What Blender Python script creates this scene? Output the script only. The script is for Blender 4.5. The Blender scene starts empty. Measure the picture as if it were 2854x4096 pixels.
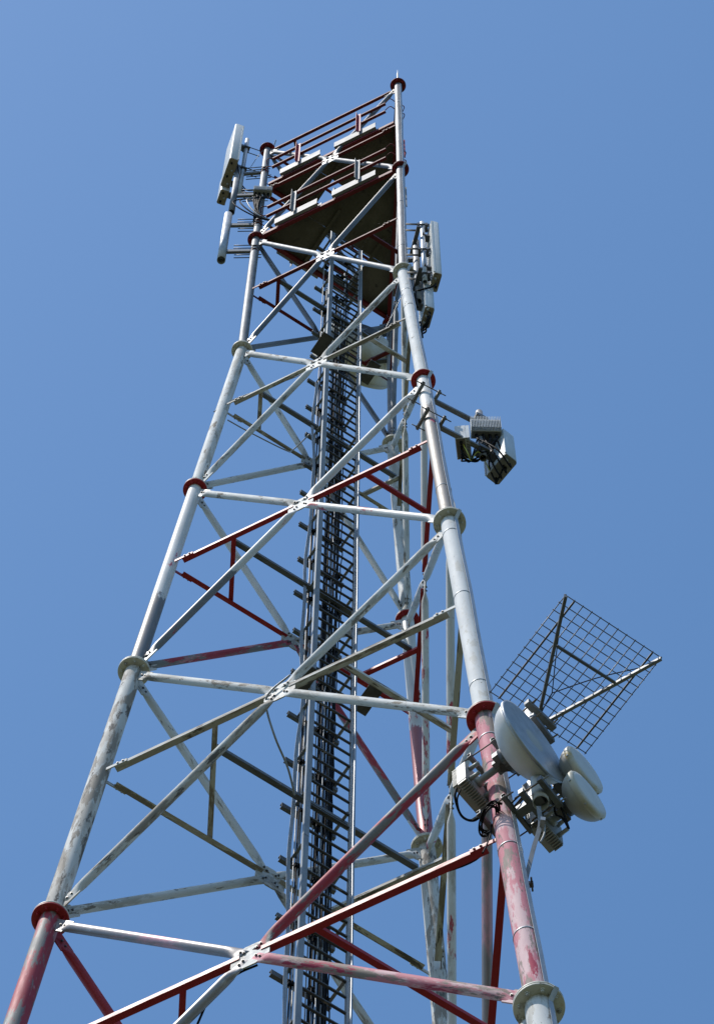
import bpy, math, random
from mathutils import Vector, Matrix
import numpy as np
random.seed(7)
R_ = math.radians
# ------------------------------------------------------------------ camera
scene = bpy.context.scene
PW, PH, PF = 2854, 4096, 13857.0
CAMPOS = Vector((6.6095, -12.2589, 2.0259))
RC = Matrix(((0.89312463, 0.44978042, 0.00509601), (0.42287903, -0.84346023, 0.3312826), (0.15330271, -0.29372165, -0.94351782)))
cam_d = bpy.data.cameras.new('camera'); cam = bpy.data.objects.new('camera', cam_d)
scene.collection.objects.link(cam); scene.camera = cam
cam_d.sensor_fit = 'VERTICAL'; cam_d.sensor_height = 36.0; cam_d.lens = 36.0 * PF / PH
cam_d.clip_start = 0.1; cam_d.clip_end = 20000
m = RC.transposed().to_4x4(); m.translation = CAMPOS; cam.matrix_world = m
# ------------------------------------------------------------------ sky, sun, exposure
SUN_AZ, SUN_EL = 240.0, 61.0          # azimuth counter-clockwise from +x
w = bpy.data.worlds.new('World'); scene.world = w; w.use_nodes = True
nt = w.node_tree; bg = nt.nodes['Background']
sky = nt.nodes.new('ShaderNodeTexSky'); sky.sky_type = 'NISHITA'; sky.sun_disc = False
sky.sun_elevation = R_(SUN_EL); sky.sun_rotation = R_(90.0 - SUN_AZ)
sky.altitude = 300; sky.air_density = 1.2; sky.dust_density = 0.8; sky.ozone_density = 5.5
hs = nt.nodes.new('ShaderNodeHueSaturation'); hs.inputs['Saturation'].default_value = 1.09; hs.inputs['Hue'].default_value = 0.4945
nt.links.new(sky.outputs[0], hs.inputs['Color']); nt.links.new(hs.outputs[0], bg.inputs[0]); bg.inputs[1].default_value = 0.118
sd = Vector((math.cos(R_(SUN_EL)) * math.cos(R_(SUN_AZ)), math.cos(R_(SUN_EL)) * math.sin(R_(SUN_AZ)), math.sin(R_(SUN_EL))))
sl = bpy.data.lights.new('sun', 'SUN'); sl.energy = 3.0; sl.angle = R_(0.53); sl.color = (1.0, 0.95, 0.88)
so = bpy.data.objects.new('sun', sl); scene.collection.objects.link(so)
so.rotation_euler = (-sd).to_track_quat('-Z', 'Y').to_euler(); so.location = (0, 0, 90)
vs = scene.view_settings; vs.view_transform = 'Standard'; vs.look = 'None'; vs.exposure = 0.5; vs.gamma = 1.0
# ------------------------------------------------------------------ helpers
COL = scene.collection
WM = {}
def link(o, parent, M):
    COL.objects.link(o)
    if parent is not None:
        o.parent = parent; o.matrix_parent_inverse = WM[parent.name].inverted()
    o.matrix_basis = M; WM[o.name] = M.copy()
    return o
def add(name, me, mat, parent=None, M=None):
    o = bpy.data.objects.new(name, me)
    if mat is not None and not me.materials: me.materials.append(mat)
    return link(o, parent, Matrix() if M is None else M)
def tag(o, label, cat, group=None):
    o['label'] = label; o['category'] = cat
    if group: o['group'] = group
    return o
def thing(name, loc, label, cat, group=None):
    o = bpy.data.objects.new(name, None); o.empty_display_size = 0.2
    link(o, None, Matrix.Translation(Vector(loc)))
    return tag(o, label, cat, group)
def mesh(vs_, fs, smooth=False, name='m'):
    me = bpy.data.meshes.new(name); me.from_pydata([tuple(v) for v in vs_], [], fs)
    if smooth is True:
        me.polygons.foreach_set('use_smooth', [True] * len(me.polygons))
    elif smooth:
        me.polygons.foreach_set('use_smooth', [len(p.vertices) == 4 for p in me.polygons])
    me.update(); return me
def frame(p0, p1, ref=(0, 0, 1)):
    """matrix with z along p0->p1, y close to ref, origin at p0"""
    p0 = Vector(p0); z = (Vector(p1) - p0).normalized(); y = Vector(ref)
    x = y.cross(z)
    if x.length < 1e-5: x = Vector((1, 0, 0)).cross(z)
    x.normalize(); y = z.cross(x)
    return Matrix(((x.x, y.x, z.x, p0.x), (x.y, y.y, z.y, p0.y), (x.z, y.z, z.z, p0.z), (0, 0, 0, 1)))
def rings(prof, n, cap=True, hollow=0):
    """prof: list of (z, rx, ry); closed ring mesh along z"""
    V, Fc = [], []
    for z, rx, ry in prof:
        for i in range(n):
            a = 2 * math.pi * i / n; V.append((rx * math.cos(a), ry * math.sin(a), z))
    for k in range(len(prof) - 1):
        for i in range(n):
            j = (i + 1) % n; Fc.append((k * n + i, k * n + j, (k + 1) * n + j, (k + 1) * n + i))
    if cap:
        Fc.append(tuple(range(n - 1, -1, -1))); Fc.append(tuple((len(prof) - 1) * n + i for i in range(n)))
    return mesh(V, Fc, 'q')
def pipe_me(L, r, n=20, wall=0.008):
    """open pipe with wall thickness"""
    return rings([(0.25, r - wall, r - wall), (0, r - wall, r - wall), (0, r, r), (L, r, r), (L, r - wall, r - wall), (L - 0.25, r - wall, r - wall)], n)
def boxes(lst):
    V, Fc = [], []
    for (x0, x1, y0, y1, z0, z1) in lst:
        b = len(V)
        V += [(x0, y0, z0), (x1, y0, z0), (x1, y1, z0), (x0, y1, z0), (x0, y0, z1), (x1, y0, z1), (x1, y1, z1), (x0, y1, z1)]
        Fc += [tuple(b + i for i in f) for f in ((3, 2, 1, 0), (4, 5, 6, 7), (0, 1, 5, 4), (1, 2, 6, 5), (2, 3, 7, 6), (3, 0, 4, 7))]
    return mesh(V, Fc)
def box(x, y, z):
    return boxes([(-x / 2, x / 2, -y / 2, y / 2, 0, z)])
def prism(poly, t, bev=0.0):
    """2D polygon in xy, thickness t centred on z=0"""
    n = len(poly)
    V = [(x, y, -t / 2) for x, y in poly] + [(x, y, t / 2) for x, y in poly]
    Fc = [tuple(range(n - 1, -1, -1)), tuple(range(n, 2 * n))] + [(i, (i + 1) % n, n + (i + 1) % n, n + i) for i in range(n)]
    return mesh(V, Fc)
def profile(poly, L):
    """closed 2D profile extruded along z from 0 to L"""
    n = len(poly)
    V = [(x, y, 0) for x, y in poly] + [(x, y, L) for x, y in poly]
    return mesh(V, [tuple(range(n - 1, -1, -1)), tuple(range(n, 2 * n))] + [(i, (i + 1) % n, n + (i + 1) % n, n + i) for i in range(n)])
def Lprof(a, b, t):   # corner at origin, flange a along +x, flange b along +y
    return [(0, 0), (a, 0), (a, t), (t, t), (t, b), (0, b)]
def Cprof(wd, f, t):  # web along x centred, flanges towards +y
    h = wd / 2
    return [(-h, 0), (h, 0), (h, f), (h - t, f), (h - t, t), (-h + t, t), (-h + t, f), (-h, f)]
def hull(pts):
    pts = sorted(set((round(x, 5), round(y, 5)) for x, y in pts))
    def half(ps):
        o = []
        for p in ps:
            while len(o) > 1 and (o[-1][0] - o[-2][0]) * (p[1] - o[-2][1]) - (o[-1][1] - o[-2][1]) * (p[0] - o[-2][0]) <= 0: o.pop()
            o.append(p)
        return o
    a = half(pts); b = half(pts[::-1]); return a[:-1] + b[:-1]
def lathe(prof, n=48):
    """prof: (r, z) list, open; axis z"""
    V, Fc = [], []
    for r, z in prof:
        for i in range(n):
            a = 2 * math.pi * i / n; V.append((r * math.cos(a), r * math.sin(a), z))
    for k in range(len(prof) - 1):
        for i in range(n):
            j = (i + 1) % n; Fc.append((k * n + i, k * n + j, (k + 1) * n + j, (k + 1) * n + i))
    Fc.append(tuple(range(n - 1, -1, -1))); Fc.append(tuple((len(prof) - 1) * n + i for i in range(n)))
    return mesh(V, Fc, 'q')
def smooth_path(pts, sub=8):
    P = [Vector(p) for p in pts]
    if len(P) < 3: return P
    P = [P[0] * 2 - P[1]] + P + [P[-1] * 2 - P[-2]]; out = []
    for i in range(1, len(P) - 2):
        for k in range(sub):
            t = k / sub; a, b, c, d = P[i - 1:i + 3]
            out.append(0.5 * ((2 * b) + (c - a) * t + (2 * a - 5 * b + 4 * c - d) * t * t + (3 * b - a - 3 * c + d) * t ** 3))
    out.append(P[-2]); return out
def sweep(pts, r, n=7, flat=None):
    """tube along pts; flat=(w,t,ref) makes a strap"""
    V, Fc = [], []; N = len(pts); x = None
    for i, p in enumerate(pts):
        t = (pts[min(i + 1, N - 1)] - pts[max(i - 1, 0)]).normalized()
        if flat: 
            x = Vector(flat[2]) - t * t.dot(Vector(flat[2])); x.normalize()
        elif x is None:
            x = t.cross(Vector((0.31, 0.52, 0.8))).normalized()
        else: x = (x - t * t.dot(x)).normalized()
        y = t.cross(x)
        if flat:
            for sx, sy in ((1, 1), (-1, 1), (-1, -1), (1, -1)): V.append(p + x * sx * flat[0] / 2 + y * sy * flat[1] / 2)
        else:
            for k in range(n):
                a = 2 * math.pi * k / n; V.append(p + x * math.cos(a) * r + y * math.sin(a) * r)
    if flat: n = 4
    for i in range(N - 1):
        for k in range(n):
            j = (k + 1) % n; Fc.append((i * n + k, i * n + j, (i + 1) * n + j, (i + 1) * n + k))
    Fc.append(tuple(range(n - 1, -1, -1))); Fc.append(tuple((N - 1) * n + i for i in range(n)))
    return mesh(V, Fc, False if flat else 'q')
def cable(name, label, pts, r, mat, group=None, parent=None, sub=8, cat='cable'):
    o = add(name, sweep(smooth_path(pts, sub), r), mat, parent)
    if parent is None: tag(o, label, cat, group)
    return o
def PX(px, py, z):
    """point at height z seen at photo pixel px,py"""
    v = RC.transposed() @ Vector(((px - PW / 2) / PF, -(py - PH / 2) / PF, -1.0))
    return CAMPOS + v * ((z - CAMPOS.z) / v.z)
def dirz(az, el=0.0): return Vector((math.cos(R_(az)) * math.cos(R_(el)), math.sin(R_(az)) * math.cos(R_(el)), math.sin(R_(el))))
BOLT = None
def bolt_me(r=0.016, h=0.018, shank=0.03):
    V, Fc = [], []
    for (rr, z0, z1, n) in ((r, 0, h, 6), (r * 0.55, h, h + shank, 8)):
        b = len(V)
        V += [(rr * math.cos(2 * math.pi * i / n), rr * math.sin(2 * math.pi * i / n), z) for z in (z0, z1) for i in range(n)]
        Fc += [tuple(b + i for i in range(n - 1, -1, -1)), tuple(b + n + i for i in range(n))] + [(b + i, b + (i + 1) % n, b + n + (i + 1) % n, b + n + i) for i in range(n)]
    return mesh(V, Fc)
# ------------------------------------------------------------------ materials
def mat(name, base, rough=0.5, metal=0.0, layers=(), zone=None, bump=0.0, stretch=0.3, coat=0.0):
    """layers: (colour, noise scale, threshold, softness, roughness|None)  patches over the base
       zone: (local z, colour, metal) everything below local z (ragged edge) shows that colour instead"""
    M = bpy.data.materials.new(name); M.use_nodes = True
    n = M.node_tree.nodes; l = M.node_tree.links; p = n['Principled BSDF']
    p.inputs['Roughness'].default_value = rough; p.inputs['Metallic'].default_value = metal
    p.inputs['Specular IOR Level'].default_value = 0.3
    tc = n.new('ShaderNodeTexCoord'); oi = n.new('ShaderNodeObjectInfo')
    mul = n.new('ShaderNodeVectorMath'); mul.operation = 'SCALE'; mul.inputs[0].default_value = (37.0, 53.0, 71.0)
    l.new(oi.outputs['Random'], mul.inputs['Scale'])
    mp = n.new('ShaderNodeMapping'); mp.inputs['Scale'].default_value = (1, 1, stretch); l.new(tc.outputs['Object'], mp.inputs['Vector'])
    ad = n.new('ShaderNodeVectorMath'); ad.operation = 'ADD'; l.new(mp.outputs[0], ad.inputs[0]); l.new(mul.outputs[0], ad.inputs[1])
    def noise(scale, detail=6, rg=0.62):
        t = n.new('ShaderNodeTexNoise'); t.inputs['Scale'].default_value = scale; t.inputs['Detail'].default_value = detail
        t.inputs['Roughness'].default_value = rg; l.new(ad.outputs[0], t.inputs['Vector']); return t.outputs['Fac']
    def step(v, th, soft):
        r = n.new('ShaderNodeMapRange'); r.interpolation_type = 'SMOOTHSTEP'
        r.inputs['From Min'].default_value = th - soft; r.inputs['From Max'].default_value = th + soft; l.new(v, r.inputs['Value']); return r.outputs['Result']
    def mix(f, a, b):
        x = n.new('ShaderNodeMix'); x.data_type = 'RGBA'; l.new(f, x.inputs['Factor'])
        for s, v in ((x.inputs[6], a), (x.inputs[7], b)):
            if isinstance(v, tuple): s.default_value = (*v, 1)
            else: l.new(v, s)
        return x.outputs[2]
    # soft tonal variation of the base
    c = mix(step(noise(5.0, 5), 0.5, 0.25), tuple(x * 0.9 for x in base), tuple(min(x * 1.08, 1) for x in base))
    if zone:
        sp = n.new('ShaderNodeSeparateXYZ'); l.new(tc.outputs['Object'], sp.inputs[0])
        nz = n.new('ShaderNodeMath'); nz.operation = 'MULTIPLY_ADD'; l.new(noise(6.0, 8, 0.7), nz.inputs[0]); nz.inputs[1].default_value = 1.2
        l.new(sp.outputs['Z'], nz.inputs[2])
        zf = step(nz.outputs[0], zone[0] + 0.6, 0.04)
        c = mix(zf, zone[1], c)
        if len(zone) > 2:
            mr = n.new('ShaderNodeMapRange'); l.new(zf, mr.inputs['Value']); mr.inputs['To Min'].default_value = zone[2]; mr.inputs['To Max'].default_value = metal
            l.new(mr.outputs['Result'], p.inputs['Metallic'])
    for (col, sc, th, soft) in layers:
        c = mix(step(noise(sc, 8, 0.7), th, soft), c, col)
    l.new(c, p.inputs['Base Color'])
    # roughness breakup and fine relief
    rr = n.new('ShaderNodeMapRange'); l.new(noise(22.0, 4), rr.inputs['Value'])
    rr.inputs['To Min'].default_value = max(rough - 0.15, 0.05); rr.inputs['To Max'].default_value = min(rough + 0.15, 1); l.new(rr.outputs['Result'], p.inputs['Roughness'])
    if bump:
        b = n.new('ShaderNodeBump'); b.inputs['Strength'].default_value = bump; b.inputs['Distance'].default_value = 0.01
        l.new(noise(30.0, 5), b.inputs['Height']); l.new(b.outputs[0], p.inputs['Normal'])
    return M
DIRT = (0.20, 0.175, 0.145)
GREY = (0.20, 0.195, 0.19)
RED = (0.36, 0.022, 0.03)
WHITE = (0.585, 0.595, 0.59)
MT = {}
MT['galv'] = mat('galvanised_steel', (0.23, 0.24, 0.25), 0.62, 0.5, [((0.15, 0.155, 0.165), 4.0, 0.54, 0.1), ((0.42, 0.05, 0.06), 9.0, 0.74, 0.02)], bump=0.08)
MT['brown_steel'] = mat('bare_brown_grey_tube', (0.17, 0.165, 0.155), 0.42, 0.6, [((0.11, 0.105, 0.10), 3.0, 0.54, 0.12), ((0.42, 0.05, 0.06), 9.0, 0.76, 0.02)], bump=0.06)
MT['bolt'] = mat('dull_bolt_steel', (0.13, 0.13, 0.13), 0.5, 0.5)
MT['galv_dark'] = mat('weathered_galvanised_steel', (0.15, 0.16, 0.17), 0.55, 0.45, [((0.09, 0.095, 0.10), 5.0, 0.58, 0.1)], bump=0.1)
MT['galv_clean'] = mat('clean_galvanised_steel', (0.42, 0.44, 0.46), 0.45, 0.55, [((0.30, 0.32, 0.34), 8.0, 0.55, 0.15)], bump=0.05)
MT['white'] = mat('worn_white_paint', WHITE, 0.75, 0, [((0.43, 0.42, 0.39), 6.0, 0.53, 0.025), (DIRT, 9.0, 0.59, 0.02), ((0.10, 0.10, 0.10), 16.0, 0.64, 0.015)], bump=0.12, stretch=0.2)
MT['white_dirty'] = mat('scuffed_white_paint', (0.56, 0.565, 0.55), 0.78, 0, [((0.44, 0.415, 0.38), 6.0, 0.50, 0.03), ((0.27, 0.24, 0.205), 8.0, 0.535, 0.02), ((0.12, 0.11, 0.10), 11.0, 0.59, 0.02)], bump=0.15, stretch=0.2)
MT['white_clean'] = mat('fresh_white_paint', (0.60, 0.61, 0.61), 0.78, 0, [((0.5, 0.49, 0.46), 6.0, 0.60, 0.03), (DIRT, 11.0, 0.66, 0.02)], bump=0.06)
MT['white_red'] = mat('white_paint_with_red_scars', (0.62, 0.62, 0.61), 0.5, 0, [((0.42, 0.40, 0.37), 4.0, 0.57, 0.05), ((0.40, 0.04, 0.06), 3.0, 0.585, 0.02), (GREY, 6.0, 0.66, 0.03)], bump=0.12)
MT['a_leg_mixed'] = mat('white_paint_stripped_below', (0.62, 0.62, 0.61), 0.48, 0.0, [((0.45, 0.06, 0.09), 5.0, 0.66, 0.02), ((0.07, 0.07, 0.07), 8.0, 0.68, 0.03)], zone=(2.2, (0.20, 0.19, 0.175), 0.6), bump=0.1)
MT['b_leg_mixed'] = mat('bare_tube_white_on_top', (0.60, 0.60, 0.59), 0.6, 0.0, [((0.5, 0.08, 0.11), 6.0, 0.67, 0.02)], zone=(4.6, (0.22, 0.205, 0.19), 0.45), bump=0.08)
MT['c_leg_mixed'] = mat('white_paint_red_below', (0.60, 0.60, 0.58), 0.5, 0.0, [((0.48, 0.06, 0.08), 3.0, 0.62, 0.02), (GREY, 5.0, 0.66, 0.03)], zone=(2.9, (0.34, 0.12, 0.13), 0.2), bump=0.1)
MT['red'] = mat('red_oxide_paint', RED, 0.5, 0, [((0.45, 0.07, 0.08), 3.0, 0.6, 0.05), (GREY, 6.0, 0.68, 0.03)], bump=0.12)
MT['red_dark'] = mat('dull_red_paint', (0.17, 0.016, 0.02), 0.65, 0, [((0.09, 0.015, 0.015), 4.0, 0.55, 0.1), (GREY, 9.0, 0.70, 0.03)], bump=0.12)
MT['red_grey'] = mat('red_paint_over_bare_steel', (0.36, 0.045, 0.065), 0.65, 0.05, [(GREY, 4.0, 0.515, 0.02), ((0.48, 0.22, 0.24), 6.0, 0.60, 0.02), ((0.55, 0.54, 0.53), 8.0, 0.66, 0.02)], bump=0.15, stretch=0.18)
MT['ab_mixed'] = mat('stripped_tube_white_at_the_plate', (0.17, 0.165, 0.16), 0.45, 0.3, [((0.36, 0.03, 0.05), 4.0, 0.62, 0.03)], zone=(1.5, (0.60, 0.60, 0.59), 0.0), bump=0.1)
MT['bare_pink'] = mat('bare_tube_with_pink_traces', (0.27, 0.25, 0.245), 0.45, 0.35, [((0.55, 0.30, 0.32), 2.2, 0.57, 0.05), ((0.55, 0.54, 0.53), 3.0, 0.62, 0.05)], bump=0.1)
MT['pink'] = mat('faded_pink_primer', (0.54, 0.19, 0.23), 0.78, 0, [((0.62, 0.42, 0.43), 4.6, 0.53, 0.02), ((0.25, 0.20, 0.175), 5.6, 0.545, 0.02), ((0.36, 0.03, 0.07), 5.1, 0.58, 0.015), ((0.13, 0.11, 0.10), 9.0, 0.61, 0.02)], bump=0.15, stretch=0.16)
MT['flange_white'] = mat('dirty_cream_flange', (0.55, 0.53, 0.46), 0.55, 0, [(DIRT, 9.0, 0.58, 0.06), ((0.5, 0.38, 0.2), 5.0, 0.68, 0.05)], bump=0.15, stretch=1)
MT['flange_red'] = mat('red_flange', (0.34, 0.02, 0.025), 0.5, 0, [((0.5, 0.12, 0.13), 7.0, 0.66, 0.04), (GREY, 9.0, 0.7, 0.03)], bump=0.15, stretch=1)
MT['plate'] = mat('white_gusset_paint', (0.54, 0.54, 0.52), 0.65, 0, [((0.36, 0.34, 0.31), 6.0, 0.54, 0.04), (DIRT, 10.0, 0.62, 0.03), ((0.4, 0.05, 0.06), 8.0, 0.70, 0.02)], bump=0.1, stretch=1)
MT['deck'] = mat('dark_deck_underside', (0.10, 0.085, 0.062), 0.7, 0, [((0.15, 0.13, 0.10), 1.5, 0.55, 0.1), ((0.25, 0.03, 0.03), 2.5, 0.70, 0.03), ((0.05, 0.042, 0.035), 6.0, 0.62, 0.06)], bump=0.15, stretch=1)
MT['kick'] = mat('pale_grey_sheet', (0.25, 0.255, 0.26), 0.6, 0.05, [((0.38, 0.38, 0.38), 5.0, 0.62, 0.06), ((0.45, 0.1, 0.1), 8.0, 0.76, 0.02)], bump=0.04)
MT['ladder'] = mat('blue_grey_galvanised_ladder', (0.25, 0.275, 0.295), 0.5, 0.3, [((0.19, 0.21, 0.23), 7.0, 0.56, 0.1)], bump=0.08)
MT['rung'] = mat('worn_rung_steel', (0.07, 0.07, 0.07), 0.55, 0.3, [((0.28, 0.26, 0.235), 14.0, 0.63, 0.05)], bump=0.1)
MT['black'] = mat('black_cable_jacket', (0.010, 0.010, 0.011), 0.62, 0, [((0.022, 0.022, 0.022), 20.0, 0.6, 0.1)])
MT['black'].node_tree.nodes['Principled BSDF'].inputs['Specular IOR Level'].default_value = 0.06
MT['grey_cable'] = mat('grey_cable_jacket', (0.28, 0.29, 0.30), 0.45, 0)
MT['yellow_cable'] = mat('yellow_green_earth_wire', (0.5, 0.5, 0.05), 0.45, 0, [((0.08, 0.3, 0.06), 30.0, 0.6, 0.05)])
MT['radome'] = mat('pale_grey_radome', (0.56, 0.575, 0.56), 0.4, 0, [((0.58, 0.58, 0.55), 4.0, 0.6, 0.1)], bump=0.02)
MT['radome_blue'] = mat('blue_grey_radome', (0.50, 0.56, 0.60), 0.4, 0, [((0.45, 0.5, 0.53), 4.0, 0.6, 0.1)], bump=0.02)
MT['base_cap'] = mat('antenna_base_cap', (0.32, 0.27, 0.20), 0.6, 0, [((0.15, 0.12, 0.09), 6.0, 0.6, 0.08)], bump=0.08, stretch=1)
MT['base_grey'] = mat('antenna_grey_base', (0.26, 0.25, 0.235), 0.55, 0, [((0.2, 0.19, 0.18), 6.0, 0.6, 0.08)], bump=0.03, stretch=1)
MT['dish'] = mat('white_dish_shell', (0.64, 0.64, 0.63), 0.4, 0, [((0.54, 0.52, 0.48), 3.0, 0.6, 0.12), ((0.4, 0.36, 0.3), 9.0, 0.72, 0.04)], bump=0.02)
MT['dish_face'] = mat('grey_dish_radome_cloth', (0.40, 0.42, 0.42), 0.6, 0, [((0.37, 0.385, 0.385), 2.0, 0.55, 0.2)])
MT['shroud'] = mat('grey_beige_dish_shroud', (0.40, 0.40, 0.38), 0.45, 0, [((0.34, 0.33, 0.30), 3.0, 0.57, 0.1)])
MT['cream'] = mat('yellowed_plastic_rim', (0.50, 0.485, 0.42), 0.5, 0, [((0.42, 0.32, 0.12), 3.0, 0.60, 0.06), ((0.52, 0.52, 0.49), 4.0, 0.56, 0.1)])
MT['drum'] = mat('yellow_stained_drum', (0.58, 0.54, 0.42), 0.55, 0, [((0.64, 0.63, 0.59), 2.0, 0.48, 0.1), ((0.36, 0.29, 0.14), 5.0, 0.62, 0.06)], bump=0.03)
MT['radio'] = mat('pale_radio_casting', (0.33, 0.34, 0.33), 0.5, 0.1, [((0.45, 0.43, 0.38), 9.0, 0.64, 0.06)], bump=0.05)
MT['radio_light'] = mat('light_grey_radio_case', (0.60, 0.615, 0.62), 0.5, 0.05, [((0.42, 0.42, 0.41), 8.0, 0.6, 0.06)], bump=0.03)
MT['radio_dark'] = mat('radio_underside', (0.16, 0.15, 0.135), 0.55, 0.1, [((0.25, 0.24, 0.22), 12.0, 0.6, 0.06)], bump=0.06, stretch=1)
MT['amber'] = mat('amber_beacon_glass', (0.62, 0.50, 0.06), 0.25, 0)
MT['dark_steel'] = mat('dark_bracket_steel', (0.10, 0.10, 0.10), 0.5, 0.5, [((0.2, 0.2, 0.2), 9.0, 0.62, 0.06)], bump=0.1)
MT['rust'] = mat('rusty_rod', (0.16, 0.12, 0.09), 0.6, 0.5, [((0.28, 0.28, 0.28), 9.0, 0.55, 0.06)])
MT['rest'] = mat('dark_plate_underside', (0.10, 0.095, 0.085), 0.6, 0.2, [((0.06, 0.055, 0.05), 4.0, 0.56, 0.1)], bump=0.08)
# ------------------------------------------------------------------ ground
GZ = 0.35
gm = mat('dry_meadow', (0.055, 0.065, 0.028), 0.9, 0, [((0.10, 0.09, 0.055), 0.35, 0.56, 0.1), ((0.035, 0.048, 0.02), 1.2, 0.58, 0.1)], bump=0.3, stretch=1)
g = add('ground', mesh([(-4000, -4000, GZ), (4000, -4000, GZ), (4000, 4000, GZ), (-4000, 4000, GZ)], [(0, 1, 2, 3)]), gm); g['kind'] = 'structure'
# ------------------------------------------------------------------ the tower
RT, KT, H = 1.44348, 0.0593155, 6.0
ANG = {'A': 210.0, 'B': 330.0, 'C': 90.0}
ZL = [0.2 + H * j for j in range(11)]
def rad(z): return RT + KT * max(0.0, ZL[8] - z)
def leg(l, z):
    r = rad(z); return Vector((r * math.cos(R_(ANG[l])), r * math.sin(R_(ANG[l])), z))
TD = [0.24, 0.24, 0.22, 0.215, 0.195, 0.19, 0.168, 0.165, 0.13, 0.12]           # leg tube diameter per section
FD = [0.46, 0.44, 0.42, 0.40, 0.375, 0.345, 0.345, 0.30, 0.295, 0.266, 0.27]     # flange diameter per level
DD = [0.102, 0.102, 0.10, 0.097, 0.095, 0.089, 0.086, 0.082, 0.077, 0.074]      # brace tube diameter per section
SECW = ['red', 'white', 'red_grey', 'white', None, 'white_dirty', None, 'white', 'galv', 'galv']
tower = thing('lattice_tower', (0, 0, GZ), 'tall three legged red and white tubular steel lattice tower with bolted braces', 'tower')
BM = {k: bolt_me(0.02, 0.02, 0.02) for k in ('flange_white', 'flange_red')}
BP = bolt_me(0.013, 0.010, 0.006)
def bolts(parent, M, pts, me, mt):
    for (x, y, z, up) in pts:
        X = M @ Matrix.Translation((x, y, z))
        if not up: X = X @ Matrix.Rotation(math.pi, 4, 'X')
        add('bolt', me, mt, parent, X)
FL = {}
def BTM(j): return MT['bolt']
for l in 'ABC':
    for j in range(11):
        red = j in (5, 7)
        if j >= 9: red = True
        fm = MT['red_dark'] if j >= 9 else MT['flange_red'] if red else MT['flange_white']
        c = leg(l, ZL[j]); d0 = leg(l, ZL[j] + 0.5) - leg(l, ZL[j] - 0.5)
        M = frame(c, c + d0)
        r = FD[j] / 2
        um = MT['flange_white'] if j in (5, 7) else fm
        if j == 10: parts_ = [(-0.014, 0.014, fm)]
        else: parts_ = [(-0.027, -0.002, fm), (0.002, 0.027, um)]
        for z0_, z1_, m_ in parts_:
            fo = add('flange', rings([(z0_, r * 0.3, r * 0.3), (z0_, r - 0.003, r - 0.003), (z0_ + 0.003, r, r), (z1_ - 0.003, r, r), (z1_, r - 0.003, r - 0.003), (z1_, r * 0.3, r * 0.3)], 44), m_, tower, M)
            if z0_ < 0: f = FL[l, j] = fo
        if j >= 3:
            nb = 8 if j < 8 else 6
            rb = r - 0.042 if j < 7 else r - 0.035
            me = BM['flange_red' if red else 'flange_white']
            ph = random.random()
            bolts(f, M, [(rb * math.cos(2 * math.pi * (i + ph) / nb), rb * math.sin(2 * math.pi * (i + ph) / nb), s * (0.014 if j == 10 else 0.027), s > 0) for i in range(nb) for s in (-1, 1)], me, fm)
    for j in range(10):
        r = TD[j] / 2
        if SECW[j]: mt = MT[SECW[j]]
        elif j == 4: mt = MT['pink'] if l != 'A' else MT['red_grey']
        else: mt = MT[l.lower() + '_leg_mixed']
        if j == 7 and l == 'A': mt = MT['white']
        if j == 5 and l == 'B': mt = MT['white_clean']
        if j == 7 and l == 'B': mt = MT['white_clean']
        z0 = ZL[j] if j else GZ + 0.16
        p0, p1 = leg(l, z0), leg(l, ZL[j + 1]); Ln = (p1 - p0).length
        if j == 9: Ln -= 0.02
        add('leg_tube', rings([(0.0, r, r), (0.03, r, r), (Ln * 0.5, r, r), (Ln - 0.02, r, r), (Ln, r, r)], 32), mt, tower, frame(p0, p1))
        if j in (4, 5, 6, 7):   # weld seams, seen as thin bands on the tubes
            pass
    p = leg(l, GZ)
    add('footing', boxes([(-0.55, 0.55, -0.55, 0.55, 0, 0.16)]), mat('concrete_' + l, (0.32, 0.31, 0.29), 0.85, 0, bump=0.3, stretch=1), tower, Matrix.Translation((p.x, p.y, GZ - 0.004)))
# braces, gussets, horizontals
FACES = (('A', 'B'), ('B', 'C'), ('C', 'A'))
FN = {('A', 'B'): dirz(270), ('B', 'C'): dirz(30), ('C', 'A'): dirz(150)}
def brace(p0, p1, r, nrm, mt, e0, e1):
    """tube with flattened ends; e0/e1 distance of the tube's ends from p0/p1"""
    u = (p1 - p0).normalized(); a = p0 + u * e0; b = p1 - u * e1; L = (b - a).length
    wf, tf = r * 1.42, 0.009
    n = 20
    pr = [(0, wf, tf), (0.10, wf, tf), (0.15, wf * 0.97, r * 0.45), (0.22, r * 1.1, r * 0.9), (0.28, r, r), (L / 2, r, r), (L - 0.28, r, r), (L - 0.22, r * 1.1, r * 0.9), (L - 0.15, wf * 0.97, r * 0.45), (L - 0.10, wf, tf), (L, wf, tf)]
    return add('diagonal_tube', rings(pr, n), mt, tower, frame(a, b, nrm))
ZC = []
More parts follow.
